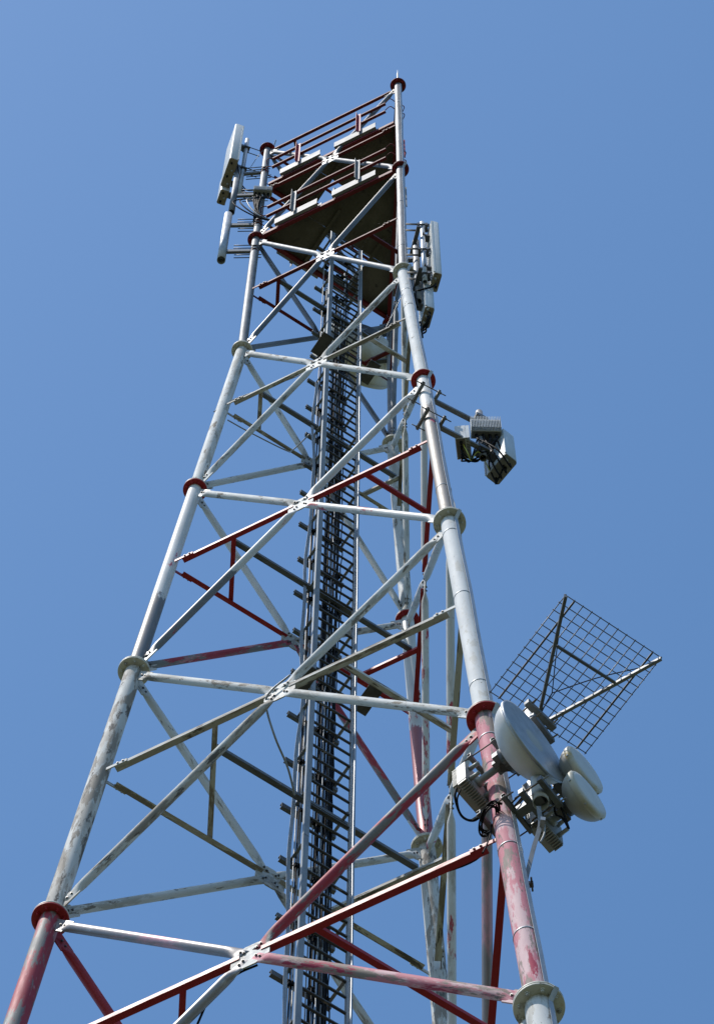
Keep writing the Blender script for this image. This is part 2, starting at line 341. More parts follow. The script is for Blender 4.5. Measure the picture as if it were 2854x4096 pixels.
for j in range(10):
    za, zb = ZL[j], ZL[j + 1]
    w0, w1 = rad(za), rad(zb); t = w0 / (w0 + w1); zc = za + (zb - za) * t; ZC.append(zc)
    r = DD[j] / 2
    hs = 0.063 if j <= 5 else (0.056 if j == 6 else 0.05)
    for (l, q) in FACES:
        nrm = FN[l, q]
        up = (leg(l, zb) + leg(q, zb) - leg(l, za) - leg(q, za)).normalized()
        nrm = (leg(q, za) - leg(l, za)).cross(up).normalized()
        if nrm.dot(FN[l, q]) < 0: nrm = -nrm
        if j == 4: dm = [MT['red_grey'], MT['red_grey'], MT['bare_pink'], MT['pink']]; am = MT['red']
        elif j == 6: dm = [MT['white_red']] * 4; am = MT['red']
        elif j in (5,): dm = [MT['white_dirty'], MT['white'], MT['white'], MT['white']]; am = MT['white_dirty']
        elif j == 7: dm = [MT['white']] * 4; am = MT['white_dirty']
        elif j >= 8: dm = [MT['brown_steel'], MT['brown_steel'], MT['galv'], MT['galv']]; am = MT['red_dark']
        else: dm = [MT['white'] if j % 2 else MT['red_grey']] * 4; am = MT['white_dirty'] if j % 2 else MT['red']
        if (l, j) == ('A', 6): dm = [MT['ab_mixed'], MT['white_red'], MT['white'], MT['white_red']]
        if (l, j) == ('C', 6): dm = [MT['red_grey'], MT['white_red'], MT['white_dirty'], MT['red_grey']]
        if (l, j) == ('C', 4): dm = [MT['pink'], MT['red'], MT['red_grey'], MT['red_grey']]
        if (l, j) == ('A', 4): dm = [MT['bare_pink'], MT['red_grey'], MT['bare_pink'], MT['pink']]
        if l == 'B' and j in (5, 6): dm = [MT['white_red']] * 4
        o = 0.10
        a0, a1, b0, b1 = leg(l, za + o), leg(l, zb - o), leg(q, za + o), leg(q, zb - o)
        # crossing point of a0-b1 and a1-b0
        d1 = b1 - a0; d2 = b0 - a1
        A = np.array([[d1.dot(d1), -d1.dot(d2)], [d1.dot(d2), -d2.dot(d2)]]); rhs = np.array([(a1 - a0).dot(d1), (a1 - a0).dot(d2)])
        s_, u_ = np.linalg.solve(A, rhs); X = a0 + d1 * float(s_)
        ex = (leg(q, zc) - leg(l, zc)).normalized()
        F0 = Matrix(((ex.x, up.x, nrm.x, X.x), (ex.y, up.y, nrm.y, X.y), (ex.z, up.z, nrm.z, X.z), (0, 0, 0, 1)))
        pts = []; bl = []
        for E_, k in ((a0, 0), (b1, 1), (a1, 2), (b0, 3)):
            dv = E_ - X; dx, dy = dv.dot(ex), dv.dot(up); ln = math.hypot(dx, dy); dx /= ln; dy /= ln
            for sgn in (-1, 1): pts.append((dx * 0.19 - dy * 0.075 * sgn, dy * 0.19 + dx * 0.075 * sgn))
            for q_ in (0.15, 0.095):
                for sgn in (-1, 1): bl.append((dx * q_ , dy * q_, sgn * 0.012, sgn > 0))
            mt_ = dm[k]
            brace(X, E_, r, nrm, mt_, 0.075, 0.20)
            # end gusset welded to the leg
            u = (X - E_).normalized(); Mg = frame(E_, X, nrm)
            Mg2 = Mg @ Matrix.Rotation(math.pi / 2, 4, 'X')
            lr = TD[j] / 2
            gp = add('gusset_plate', boxes([(-0.075, 0.075, -0.007, 0.007, lr * 0.8, 0.36)]), mt_ if j != 6 else MT['white_red'], tower, Mg)
            if j >= 3:
                for q_ in (0.24, 0.31):
                    for sgn in (-1, 1):
                        add('bolt', BP, BTM(j), gp, Mg @ Matrix.Translation((0, sgn * 0.010, q_)) @ Matrix.Rotation(-sgn * math.pi / 2, 4, 'X'))
        cp = add('centre_plate', prism(hull(pts), 0.013), MT['plate'] if j < 8 else MT['galv_clean'], tower, F0)
        if j >= 3: bolts(cp, F0, bl, BP, BTM(j))
        # mid-height horizontal angles, leg to centre plate, corner at the bottom outside
        hz = X.z
        for (s0, k) in ((l, 1), (q, -1)):
            pl = leg(s0, hz); e = ex * k; st = pl + e * (TD[j] / 2 + 0.09); en = X - e * 0.10
            L_ = (en - st).length
            off = nrm * 0.016
            Mh = frame(st + off, en + off, Vector((0, 0, 1)))
            # local y is up, x is +-nrm
            inx = -1 if Mh.to_3x3().col[0].dot(nrm) > 0 else 1
            pf = [(inx * x, y) for x, y in Lprof(hs, hs, 0.006)]
            if inx < 0: pf = pf[::-1]
            add('horizontal_angle', profile(pf, L_), am, tower, Mh)
            gl = add('lug', boxes([(-0.006, 0.006, 0.001, 0.058, -0.13, 0.14)]), am if j >= 6 else MT['white'] if j != 4 else MT['red'], tower, Matrix.Translation(nrm * 0.006) @ Mh)
            bmt = BTM(j)
            if j >= 3:
                for q_ in (0.04, 0.10): add('bolt', BP, bmt, gl, Matrix.Translation(nrm * 0.011) @ Mh @ Matrix.Translation((0, 0.03, q_)) @ Matrix.Rotation(math.pi / 2 * inx, 4, 'Y') @ Matrix.Rotation(math.pi, 4, 'X'))
    # corner braces between the quarter points of neighbouring horizontals
    if j >= 1 and j <= 8:
        P3 = {l: leg(l, zc) for l in 'ABC'}
        am2 = am
        tq = {4: 0.373, 5: 0.33, 6: 0.255, 7: 0.215, 8: 0.205}.get(j, 0.40)
        fq = min(0.6, max(0.12, 1 - (rad(zc) / 2 - 0.28) / (tq * rad(zc) * 1.732 * 0.866)))
        for l in 'ABC':
            o1, o2 = [x for x in 'ABC' if x != l]
            a = P3[l].lerp(P3[o1], tq); b = P3[l].lerp(P3[o2], tq); zz = Vector((0, 0, 0.012 if j != 8 else 0.012))
            u = (b - a).normalized()
            add('corner_brace', profile(Lprof(0.055, 0.055, 0.006), (b - a).length - 0.02), am2, tower, frame(a + zz + u * 0.01, b + zz, (0, 0, 1)))
        # bar carrying the ladder, from the A brace to the C brace
        a = P3['A'].lerp(P3['B'], tq).lerp(P3['A'].lerp(P3['C'], tq), fq)
        b = P3['C'].lerp(P3['B'], tq).lerp(P3['C'].lerp(P3['A'], tq), fq)
        zz = Vector((0, 0, 0.072))
        add('ladder_bar', profile(Lprof(0.06, 0.06, 0.006), (b - a).length), MT['galv_dark'], tower, frame(a + zz, b + zz, (0, 0, 1)))
# top: horizontal angles at the head flanges and the lightning rod
for (l, q) in FACES:
    nrm = FN[l, q]; a, b = leg(l, 60.0), leg(q, 60.0); u = (b - a).normalized()
    Mh = frame(a + u * 0.14 + nrm * 0.01, b - u * 0.14 + nrm * 0.01, (0, 0, 1)); inx = -1 if Mh.to_3x3().col[0].dot(nrm) > 0 else 1
    pf = [(inx * x, y) for x, y in Lprof(0.05, 0.05, 0.006)]
    if inx < 0: pf = pf[::-1]
    add('horizontal_angle', profile(pf, (b - a).length - 0.28), MT['red_dark'], tower, Mh)
    for s0, k in ((a, 1), (b, -1)):
        add('lug', boxes([(-0.09, 0.14, -0.006, 0.0, -0.06, 0.06)]), MT['plate'], tower, frame(s0 + u * k * 0.13 - nrm * 0.012, s0 + u * k * 0.13 - nrm * 0.012 + Vector((0, 0, 1)), nrm))
P3 = {l: leg(l, 60.0) for l in 'ABC'}
for l in 'A':
    a = P3['A'].lerp(P3['B'], 0.22); b = P3['A'].lerp(P3['C'], 0.30); u = (b - a).normalized()
    add('corner_brace', profile(Lprof(0.05, 0.05, 0.006), (b - a).length - 0.02), MT['red_dark'], tower, frame(a + Vector((0, 0, .012)) + u * 0.01, b + Vector((0, 0, .012)), (0, 0, 1)))
pb = leg('B', 60.2)
rod = add('lightning_rod', rings([(0, 0.018, 0.018), (0.9, 0.016, 0.016), (1.25, 0.003, 0.003)], 10), MT['galv_clean'], None, Matrix.Translation((pb.x, pb.y, 60.21)))
tag(rod, 'thin pointed lightning rod standing on the highest flange of the tower', 'lightning rod')
# ------------------------------------------------------------------ ladder with cable brackets
TN, TT = dirz(150), dirz(60)
def LP(d, s, z): return TN * d + TT * s + Vector((0, 0, z))
LD, SL, SR = 0.15, -0.20, 0.32
lad = thing('ladder', LP(LD, 0.06, GZ), 'long grey steel climbing ladder running up inside the tower', 'ladder')
ZT = 57.9
ML = lambda d, s, z: frame(LP(d, s, z), LP(d, s, z + 1), TN)     # local y = TN, x = -TT or TT
x_is_T = frame(Vector((0, 0, 0)), Vector((0, 0, 1)), TN).to_3x3().col[0].dot(TT) > 0
sx = 1 if x_is_T else -1
zs = GZ + 0.02
while zs < ZT - 0.1:
    ze = min(zs + 4.0, ZT)
    for s in (SL, SR):
        pf = [(sx * x, y) for x, y in ([(-0.03, 0), (0.032, 0), (0.032, 0.005), (-0.025, 0.005), (-0.025, 0.035), (-0.03, 0.035)])]
        if sx < 0: pf = pf[::-1]
        o = 0.0 if (int(zs / 4) % 2 == 0) else 0.0025
        add('stile', profile(pf, ze - zs - 0.006), MT['ladder'], lad, ML(LD + o, s, zs))
    zs = ze
rm = profile([(-0.012, -0.012), (0.012, -0.012), (0.014, 0.0), (0.012, 0.012), (-0.012, 0.012), (-0.014, 0.0)], SR - SL - 0.05)
k = 0
z = 0.75
while z < ZT - 0.1:
    add('rung', rm, MT['rung'], lad, frame(LP(LD + 0.02, SL + 0.03, z), LP(LD + 0.02, SR, z), (0, 0, 1)))
    z += 0.30
CD = 0.45
zb = 1.2; nb = 0
clampm = boxes([(-0.03, 0.03, -0.05, -0.005, -0.02, 0.02), (-0.035, 0.035, -0.055, 0.0, 0.022, 0.03), (-0.006, 0.006, -0.075, -0.055, -0.006, 0.006)])
chm = profile(Cprof(0.085, 0.042, 0.006), 0.64)
stm = boxes([(-0.017, 0.017, -0.003, 0.003, 0.0, 0.31)])
while zb < 56.8:
    oj = random.uniform(-0.02, 0.02)
    ch = add('cable_channel', chm, MT['galv_dark'], lad, frame(LP(CD, -0.31 + oj, zb), LP(CD, 0.33 + oj, zb), (0, 0, -1)) @ Matrix.Rotation(R_(90 if x_is_T else -90), 4, 'Z'))
    for s in (SL + 0.015, SR - 0.03):
        add('strut', stm, MT['ladder'], lad, frame(LP(LD + 0.03, s, zb + 0.045), LP(CD, s, zb + 0.045), (0, 0, 1)))
    if zb > 18:
        for s in (-0.15, -0.09, 0.05, 0.13, 0.21) if nb % 2 == 0 else (-0.12, 0.04, 0.12, 0.2):
            add('cable_clamp', clampm, MT['black'], ch, frame(LP(CD - 0.04, s + random.uniform(-.012, .012), zb - 0.06 - random.uniform(0, 0.22)), LP(CD - 0.04, s + random.uniform(-.03, .03), zb + 1), TN))
    zb += 1.2 + random.uniform(-0.05, 0.05); nb += 1
# fold-down rest plates on both sides of the ladder
for (z, s, sg) in ((48.55, -0.2, -1), (48.65, 0.36, 1), (36.6, 0.36, 1), (36.1, -0.2, -1), (24.9, 0.36, 1)):
    M = frame(LP(LD - 0.02, s + sg * 0.03, z), LP(LD - 0.02, s + sg * 0.03, z + 1), TN)
    x0, x1 = sorted((0.0, sx * sg * 0.17))
    add('rest_plate', boxes([(x0, x1, -0.17, 0.17, 0, 0.006), (x0, x1, -0.176, -0.17, -0.02, 0.006)]), MT['rest'], lad, M)
# safety rope
rp = [LP(LD - 0.012, SR + 0.005 + 0.004 * math.sin(z_ * 1.3), z_) for z_ in np.arange(1.0, 56.0, 0.6)]
tag(add('safety_rope', sweep([Vector(p) for p in rp], 0.007, 8), MT['galv_clean']), 'thin bright steel safety rope running up along one ladder stile', 'rope')
# feeder cables
def feeder(s, d, r, z0, z1, ph, label, group, mt):
    pts = []
    zz = z0; i = 0; am_ = random.choice((0.003, 0.004, 0.006, 0.016))
    while zz < z1:
        kk = (zz - 1.2) % 1.2 / 1.2
        wv = math.sin(kk * math.pi) ** 2 * am_
        pts.append(LP(d + wv * math.sin(ph + zz * 0.9), s + wv * 1.6 * math.cos(ph * 1.7 + zz * 0.63) + 0.006 * math.sin(zz * 0.21 + ph), zz)); zz += 0.24
    o = add('feeder_cable', sweep(pts, r, 6), mt); tag(o, label, 'cable', group)
for i in range(9):
    feeder(-0.185 + 0.017 * i + random.uniform(-.004, .004), CD - 0.045 - 0.022 * (i % 2), random.choice((0.0075, 0.009, 0.0065)), 1.0, 47 + random.uniform(0, 8), i * 1.3,
           ('slim black' if i % 3 else 'slim grey') + ' cable in the bundle outside the ladder stile beside the wavy strap', 'cables beside the wavy strap', MT['black'] if i % 3 else MT['grey_cable'])
for i in range(15):
    feeder(0.02 + 0.0148 * i + random.uniform(-.003, .003), CD - 0.04 - 0.024 * (i % 3), random.choice((0.008, 0.010, 0.012, 0.007)), 1.0, 50 + random.uniform(0, 5.5), i * 2.1,
           ('black' if i % 5 else 'grey') + ' feeder cable in the dense bundle behind the ladder rungs', 'cables behind the ladder rungs', MT['black'] if i % 5 else MT['grey_cable'])
# wavy flat strap on the left
pts = [LP(0.36 + 0.012 * math.sin(z_ * 1.7), -0.235 + 0.022 * math.sin(z_ * 0.9 + 0.6) + 0.012 * math.sin(z_ * 2.3), z_) for z_ in np.arange(1.0, 47.6, 0.3)]
tag(add('earthing_strap', sweep(pts, 0, flat=(0.042, 0.004, TT)), MT['galv_clean']), 'wavy flat pale steel strap hanging beside the ladder cables', 'strap')
# ------------------------------------------------------------------ platforms
def platform(zd, label, low):
    t = thing('work_platform', (0, 0, zd), label, 'platform')
    P = {l: leg(l, zd) for l in 'ABC'}
    cen = Vector((0, 0, zd))
    ins = {l: P[l].lerp(cen, 0.075) for l in 'ABC'}
    # deck as plates around the ladder hatch, in (d,s) coordinates
    def ds(p): return (p.dot(TN), p.dot(TT))
    a, b, c = ds(ins['A']), ds(ins['B']), ds(ins['C'])       # A and C share d (max), B is the far corner
    dmax = a[0]
    def edge(p, q, d):  # s on line p-q at d
        tt = (d - p[0]) / (q[0] - p[0]); return p[1] + (q[1] - p[1]) * tt
    h0, h1, s0, s1 = 0.02, 0.62, -0.34, 0.42
    g_ = 0.004
    polys = [[(b[0], b[1]), (h0 - g_, edge(b, a, h0 - g_)), (h0 - g_, edge(b, c, h0 - g_))],
             [(h0, edge(b, a, h0)), (dmax, a[1]), (dmax, s0 - g_), (h0, s0 - g_)],
             [(h0, s1 + g_), (dmax, s1 + g_), (dmax, c[1]), (h0, edge(b, c, h0))],
             [(h1, s0), (dmax, s0), (dmax, s1), (h1, s1)]]
    if low:   # narrow slot beside the hatch
        polys[0] = [(b[0], b[1]), (h0 - g_, edge(b, a, h0 - g_)), (h0 - g_, 0.2), (-0.5, 0.2), (-0.5, edge(b, c, -0.5))]
        polys.append([(-0.5 + g_, 0.235), (h0 - g_, 0.235), (h0 - g_, edge(b, c, h0 - g_)), (-0.5 + g_, edge(b, c, -0.5 + g_))])
        for q_ in range(7): add('slot_tab', boxes([(-0.035, 0.035, 0.198, 0.237, -0.012, 0.0)]), MT['deck'], t, Matrix(((TN.x, TT.x, 0, 0), (TN.y, TT.y, 0, 0), (0, 0, -1 if False else 1, zd - 0.004), (0, 0, 0, 1))) @ Matrix.Translation((-0.45 + 0.073 * q_, 0, 0)))
    Md = Matrix(((TN.x, TT.x, 0, 0), (TN.y, TT.y, 0, 0), (0, 0, 1, zd), (0, 0, 0, 1)))
    for pl in polys:
        area = sum(pl[i][0] * pl[(i + 1) % len(pl)][1] - pl[(i + 1) % len(pl)][0] * pl[i][1] for i in range(len(pl)))
        if area < 0: pl = pl[::-1]
        add('deck_plate', prism(pl, 0.012), MT['deck'], t, Md)
    # joists under the deck
    for s in (s0 - 0.03, s1 + 0.03):
        d0 = -0.35; L_ = dmax - d0 - 0.03
        add('joist', profile(Lprof(0.05, 0.05, 0.005), L_), MT['deck'], t, frame(LP(d0, s, zd - 0.064), LP(dmax, s, zd - 0.064), (0, 0, 1)))
    for (l, q) in FACES:
        nrm = FN[l, q]; u = (P[q] - P[l]).normalized(); S = (P[q] - P[l]).length
        # edge beam
        bm = frame(P[l] + u * 0.10 + nrm * 0.0 + Vector((0, 0, -0.13)), P[q] - u * 0.10 + Vector((0, 0, -0.13)), (0, 0, 1))
        inx = -1 if bm.to_3x3().col[0].dot(nrm) > 0 else 1
        pf = [(inx * x, y) for x, y in [(0, 0), (0.06, 0), (0.06, 0.006), (0.006, 0.006), (0.006, 0.112), (0.06, 0.112), (0.06, 0.118), (0, 0.118)]]
        if inx < 0: pf = pf[::-1]
        add('edge_beam', profile(pf, S - 0.2), MT['red_dark'], t, bm)
        # kick boards
        for (t0, t1) in ((0.135, 0.432), (0.535, 0.838)):
            p0 = P[l] + u * S * t0 + nrm * 0.058 + Vector((0, 0, -0.05)); Lk = S * (t1 - t0)
            Mk = frame(p0, p0 + u, (0, 0, 1)); io = -1 if Mk.to_3x3().col[0].dot(nrm) > 0 else 1
            pf = [(io * x, y) for x, y in [(0, 0), (0.05, 0), (0.05, 0.003), (0.003, 0.003), (0.003, 0.30), (0.03, 0.30), (0.03, 0.303), (0, 0.303)]]
            if io < 0: pf = pf[::-1]
            add('kick_board', profile(pf, Lk), MT['kick'], t, Mk)
        # rails
        for hz_ in (1.24, 0.66):
            p0 = P[l] + u * S * 0.07 + nrm * 0.08 + Vector((0, 0, hz_)); p1 = P[l] + u * S * 0.915 + nrm * 0.08 + Vector((0, 0, hz_))
            Mr = frame(p0, p1, (0, 0, 1)); io = -1 if Mr.to_3x3().col[0].dot(nrm) > 0 else 1
            pf = [(io * x, y) for x, y in Lprof(0.045, 0.045, 0.005)]
            if io < 0: pf = pf[::-1]
            add('guard_rail', profile(pf, (p1 - p0).length), MT['red_dark'], t, Mr)
            for pe, le in ((p0, l), (p1, q)):
                lp = leg(le, pe.z); mid = (pe + lp) / 2 + nrm * 0.06
                add('rail_tie', sweep(smooth_path([pe + Vector((0, 0, .02)), mid + Vector((0, 0, .02)), lp + (pe - lp).normalized() * 0.05 + Vector((0, 0, -.02))], 4), 0.008, 6), MT['red_dark'], t)
        for tp in (0.262, 0.712):
            p0 = P[l] + u * S * tp + nrm * 0.088 + Vector((0, 0, 0.02))
            Mp = frame(p0, p0 + Vector((0, 0, 1)), nrm); io = 1
            add('guard_post', profile(Lprof(0.06, 0.06, 0.006), 1.26), MT['kick'] if low else MT['red'], t, Mp @ Matrix.Rotation(R_(90), 4, 'Z'))
    return t
platform(54.45, 'lower triangular work platform with red guard rails and a radio on its deck', True)
platform(57.72, 'upper triangular work platform with red guard rails just below the tower head', False)
# ------------------------------------------------------------------ equipment builders
def arm_clamp(parent, l, z, az, off, width=0.28, arm=None, mt=None, sec=0.05):
    """two channel pieces either side of a leg with threaded rods, optional arm of given length along az"""
    mt = mt or MT['galv_dark']; u = dirz(az); v = dirz(az + 90); c = leg(l, z); r = off
    for k in (-1, 1):
        p = c + u * (k * (r + 0.002)) - v * width / 2
        M = frame(p, p + v, (0, 0, 1)); io = 1 if M.to_3x3().col[0].dot(u) * k > 0 else -1
        pf = [(io * x, y) for x, y in [(0, -0.03), (0.035, -0.03), (0.035, -0.025), (0.005, -0.025), (0.005, 0.025), (0.035, 0.025), (0.035, 0.03), (0, 0.03)]]
        if io < 0: pf = pf[::-1]
        add('clamp_channel', profile(pf, width), mt, parent, M)
    for k in (-1, 1):
        p = c + v * (k * (width / 2 - 0.025)) - u * (r + 0.10)
        add('threaded_rod', rings([(0, 0.007, 0.007), (2 * r + 0.21, 0.007, 0.007)], 8), MT['rust'], parent, frame(p, p + u))
        for q_ in (-1, 1):
            pn = c + v * (k * (width / 2 - 0.025)) + u * (q_ * (r + 0.037))
            add('nut', rings([(0, 0.014, 0.014), (0.014, 0.014, 0.014)], 6), MT['galv'], parent, frame(pn, pn + u * q_))
    if arm:
        p = c + u * (r + 0.037)
        add('arm', boxes([(-sec / 2, sec / 2, -sec / 2, sec / 2, 0, arm)]), mt, parent, frame(p, p + u))
def vpipe(parent, p, z0, z1, r, mt, name='pipe'):
    return add(name, pipe_me(z1 - z0, r, 24), mt, parent, Matrix.Translation((p.x, p.y, z0)))
def rrect(w, d, r, n=5, front=0.0):
    """rounded rectangle, width along x, depth along y, front bulge towards +y"""
    P = []
    for cx, cy, a0 in ((w / 2 - r, d / 2 - r, 0), (-w / 2 + r, d / 2 - r, 90), (-w / 2 + r, -d / 2 + r, 180), (w / 2 - r, -d / 2 + r, 270)):
        for i in range(n + 1):
            a = R_(a0 + 90 * i / n); x = cx + r * math.cos(a); y = cy + r * math.sin(a)
            if y > 0: y += front * (1 - (2 * x / w) ** 2)
            P.append((x, y))
    return P
def panel_antenna(c, z0, z1, az, w, d, mt, cap, label, group, front=0.0, ncon=4, tilt=0.0):
    """radome along z, front towards az; c plan centre"""
    t = thing('panel_antenna', (c.x, c.y, z0), label, 'antenna', group)
    u = dirz(az); M = frame(Vector((c.x, c.y, z0)), Vector((c.x, c.y, z0 + 1)), u) @ Matrix.Rotation(R_(tilt), 4, 'X')
    poly = rrect(w, d, min(0.025, d * 0.25), 4, front)
    L = z1 - z0; n = len(poly)
    V = []; zs_ = [(0.012, 0.97), (0.03, 1.0), (L - 0.03, 1.0), (L, 0.95)]
    for zz, k in zs_: V += [(x * k, y * k, zz) for x, y in poly]
    Fc = []
    for i_ in range(3): Fc += [(i_ * n + i, i_ * n + (i + 1) % n, (i_ + 1) * n + (i + 1) % n, (i_ + 1) * n + i) for i in range(n)]
    Fc += [tuple(range(n - 1, -1, -1)), tuple(3 * n + i for i in range(n))]
    add('radome', mesh(V, Fc, 'q'), mt, t, M)
    cp = add('base_cap', profile([(x * 0.985, y * 0.985) for x, y in poly], 0.018), cap, t, M @ Matrix.Translation((0, 0, -0.004)))
    for i in range(ncon):
        x = (i - (ncon - 1) / 2) * w / (ncon + 0.4); y = (-0.15 if i % 2 else 0.15) * d
        add('connector', rings([(0, 0.018, 0.018), (0.02, 0.018, 0.018), (0.02, 0.012, 0.012), (0.07, 0.012, 0.012)], 12), MT['galv_clean'] if i % 2 else MT['black'], t, M @ Matrix.Translation((x, y, -0.004)) @ Matrix.Rotation(math.pi, 4, 'X'))
    # raised seam strips on the back edges
    for sgn in (-1, 1):
        add('edge_strip', boxes([(sgn * (w / 2 - 0.006) - 0.010, sgn * (w / 2 - 0.006) + 0.010, -d / 2 - 0.004, -d / 2 + 0.02, 0.04, L - 0.05)]), mt, t, M)
    for zz in (L * 0.2, L * 0.8):
        add('back_bracket', boxes([(-0.05, 0.05, -d / 2 - 0.09, -d / 2, zz - 0.03, zz + 0.03), (-0.07, 0.07, -d / 2 - 0.11, -d / 2 - 0.09, zz - 0.035, zz + 0.035)]), MT['dark_steel'], t, M)
    return t, M
def radio(c, z0, az, w, d, h, label, group=None, name='remote_radio_unit', pitch=0.018):
    """finned radio: fins on the +y side (towards az)"""
    t = thing(name, (c.x, c.y, z0), label, 'radio unit', group)
    M = frame(Vector((c.x, c.y, z0)), Vector((c.x, c.y, z0 + 1)), dirz(az))
    add('body', boxes([(-w / 2, w / 2, -d / 2, d / 2 - 0.045, 0, h)]), MT['radio_light'], t, M)
    n = int(w / pitch)
    add('cooling_fins', boxes([(-w / 2 + 0.004 + i * (w - 0.012) / (n - 1), -w / 2 + 0.009 + i * (w - 0.012) / (n - 1), d / 2 - 0.046, d / 2, 0.004, h - 0.004) for i in range(n)]), MT['radio_light'], t, M)
    add('bottom_panel', boxes([(-w / 2 + 0.01, w / 2 - 0.01, -d / 2 + 0.01, d / 2 - 0.055, -0.012, 0.0)]), MT['radio_dark'], t, M)
    for i in range(4):
        add('connector', rings([(0, 0.017, 0.017), (0.03, 0.017, 0.017), (0.03, 0.011, 0.011), (0.09, 0.011, 0.011)], 10), MT['black'], t, M @ Matrix.Translation(((i - 1.5) * w / 4.6, -0.02, -0.01)) @ Matrix.Rotation(math.pi, 4, 'X'))
    return t, M
def dish(c, az, R0, depth, shroud, label, kind, group=None, cap=0.05):
    """c = centre of the front rim, axis towards az (horizontal)"""
    u = dirz(az)
    t = thing('microwave_dish', (c.x, c.y, c.z - R0), label, 'dish', group)
    M = frame(c, c + u, (0, 0, 1))     # local z = front
    pr = []
    for i in range(13):
        x = i / 12.0; rr = R0 * (0.30 + 0.70 * (1 - (1 - x) ** 2.0) ** 0.75) if kind == 'shroud' else R0 * (0.16 + 0.84 * (1 - (1 - x) ** 2.1) ** 0.62); pr.append((rr, -depth - shroud + depth * x))
    if shroud: pr += [(R0, -0.012)]
    if kind == 'open':
        pr = [(r_, z_) for r_, z_ in pr[:-1]] + [(R0 * 0.992, -0.018), (R0 + 0.010, -0.016), (R0 + 0.012, 0.0), (R0 - 0.012, 0.002)]
        add('shell', lathe(pr, 64), MT['dish'], t, M)
        add('face', lathe([(R0 - 0.012, -0.010), (R0 - 0.012, 0.0005)] + [(R0 * k_, 0.0015 + 0.006 * (1 - k_ * k_)) for k_ in (0.96, 0.85, 0.7, 0.5, 0.3, 0.1, 0.01)], 64), MT['dish_face'], t, M)
        rb = add('rim', lathe([(R0 - 0.010, -0.022), (R0 + 0.014, -0.020), (R0 + 0.014, 0.006), (R0 - 0.010, 0.007)], 64), MT['galv_clean'], t, M)
    else:
        add('shell', lathe(pr, 64), MT['drum'] if kind == 'drum' else MT['shroud'], t, M)
        add('radome_rim', lathe([(R0 - 0.004, -cap), (R0 + 0.008, -cap + 0.004), (R0 + 0.010, -0.012), (R0 - 0.006, 0.006), (R0 - 0.02, 0.009)], 64), MT['cream'], t, M)
        add('face', lathe([(R0 - 0.02, 0.0), (R0 - 0.021, 0.0085)] + [(R0 * k_, 0.009 + 0.007 * (1 - k_ * k_)) for k_ in (0.9, 0.75, 0.6, 0.4, 0.2, 0.02)], 64), MT['radome'], t, M)
        for i in range(6):
            a = 2 * math.pi * (i + 0.35) / 6
            p = M @ Vector(((R0 + 0.006) * math.cos(a), (R0 + 0.006) * math.sin(a), -cap * 0.5)); q_ = M @ Vector(((R0 + 0.1) * math.cos(a), (R0 + 0.1) * math.sin(a), -cap * 0.5))
            add('rim_screw', rings([(0, 0.012, 0.012), (0.012, 0.009, 0.009)], 8), MT['galv_clean'], t, frame(p, q_))
    add('hub', lathe([(R0 * 0.30, -depth - shroud - 0.03), (R0 * 0.30, -depth - shroud + 0.03), (R0 * 0.2, -depth - shroud + 0.05)], 32), MT['dark_steel'], t, M)
    return t, M
def radio_odu(M, dist, label):
    """outdoor unit behind a dish: finned, on the dish axis"""
    Mo = M @ Matrix.Translation((0, 0, -dist))
    t = thing('outdoor_unit', Mo.translation, label, 'radio unit')
    w, h, d = 0.32, 0.32, 0.12
    add('body', boxes([(-w / 2, w / 2, -h / 2, h / 2, -d + 0.03, 0)]), MT['radio'], t, Mo)
    n = 14
    add('cooling_fins', boxes([(-w / 2 + 0.004, w / 2 - 0.004, -h / 2 + 0.003 + i * (h - 0.014) / (n - 1), -h / 2 + 0.011 + i * (h - 0.014) / (n - 1), -d - 0.02, -d + 0.031) for i in range(n)]), MT['radio'], t, Mo)
    add('cooling_fins', boxes([(-w / 2 + 0.004 + i * (w - 0.014) / 12, -w / 2 + 0.012 + i * (w - 0.014) / 12, -h / 2 - 0.03, -h / 2 + 0.001, -d + 0.034, -0.003) for i in range(13)]), MT['radio'], t, Mo)
    for (x, y) in ((-0.1, -0.1), (0.1, -0.1), (-0.1, 0.1), (0.1, 0.1)):
        add('standoff', rings([(0, 0.022, 0.022), (0.06, 0.018, 0.018), (0.10, 0.018, 0.018)], 12), MT['radio'], t, Mo @ Matrix.Translation((x, y, 0)))
    add('waveguide', rings([(0, 0.05, 0.05), (0.04, 0.05, 0.05), (0.04, 0.032, 0.032), (dist * 0.55, 0.032, 0.032)], 20), MT['radio'], t, Mo)
    return t, Mo
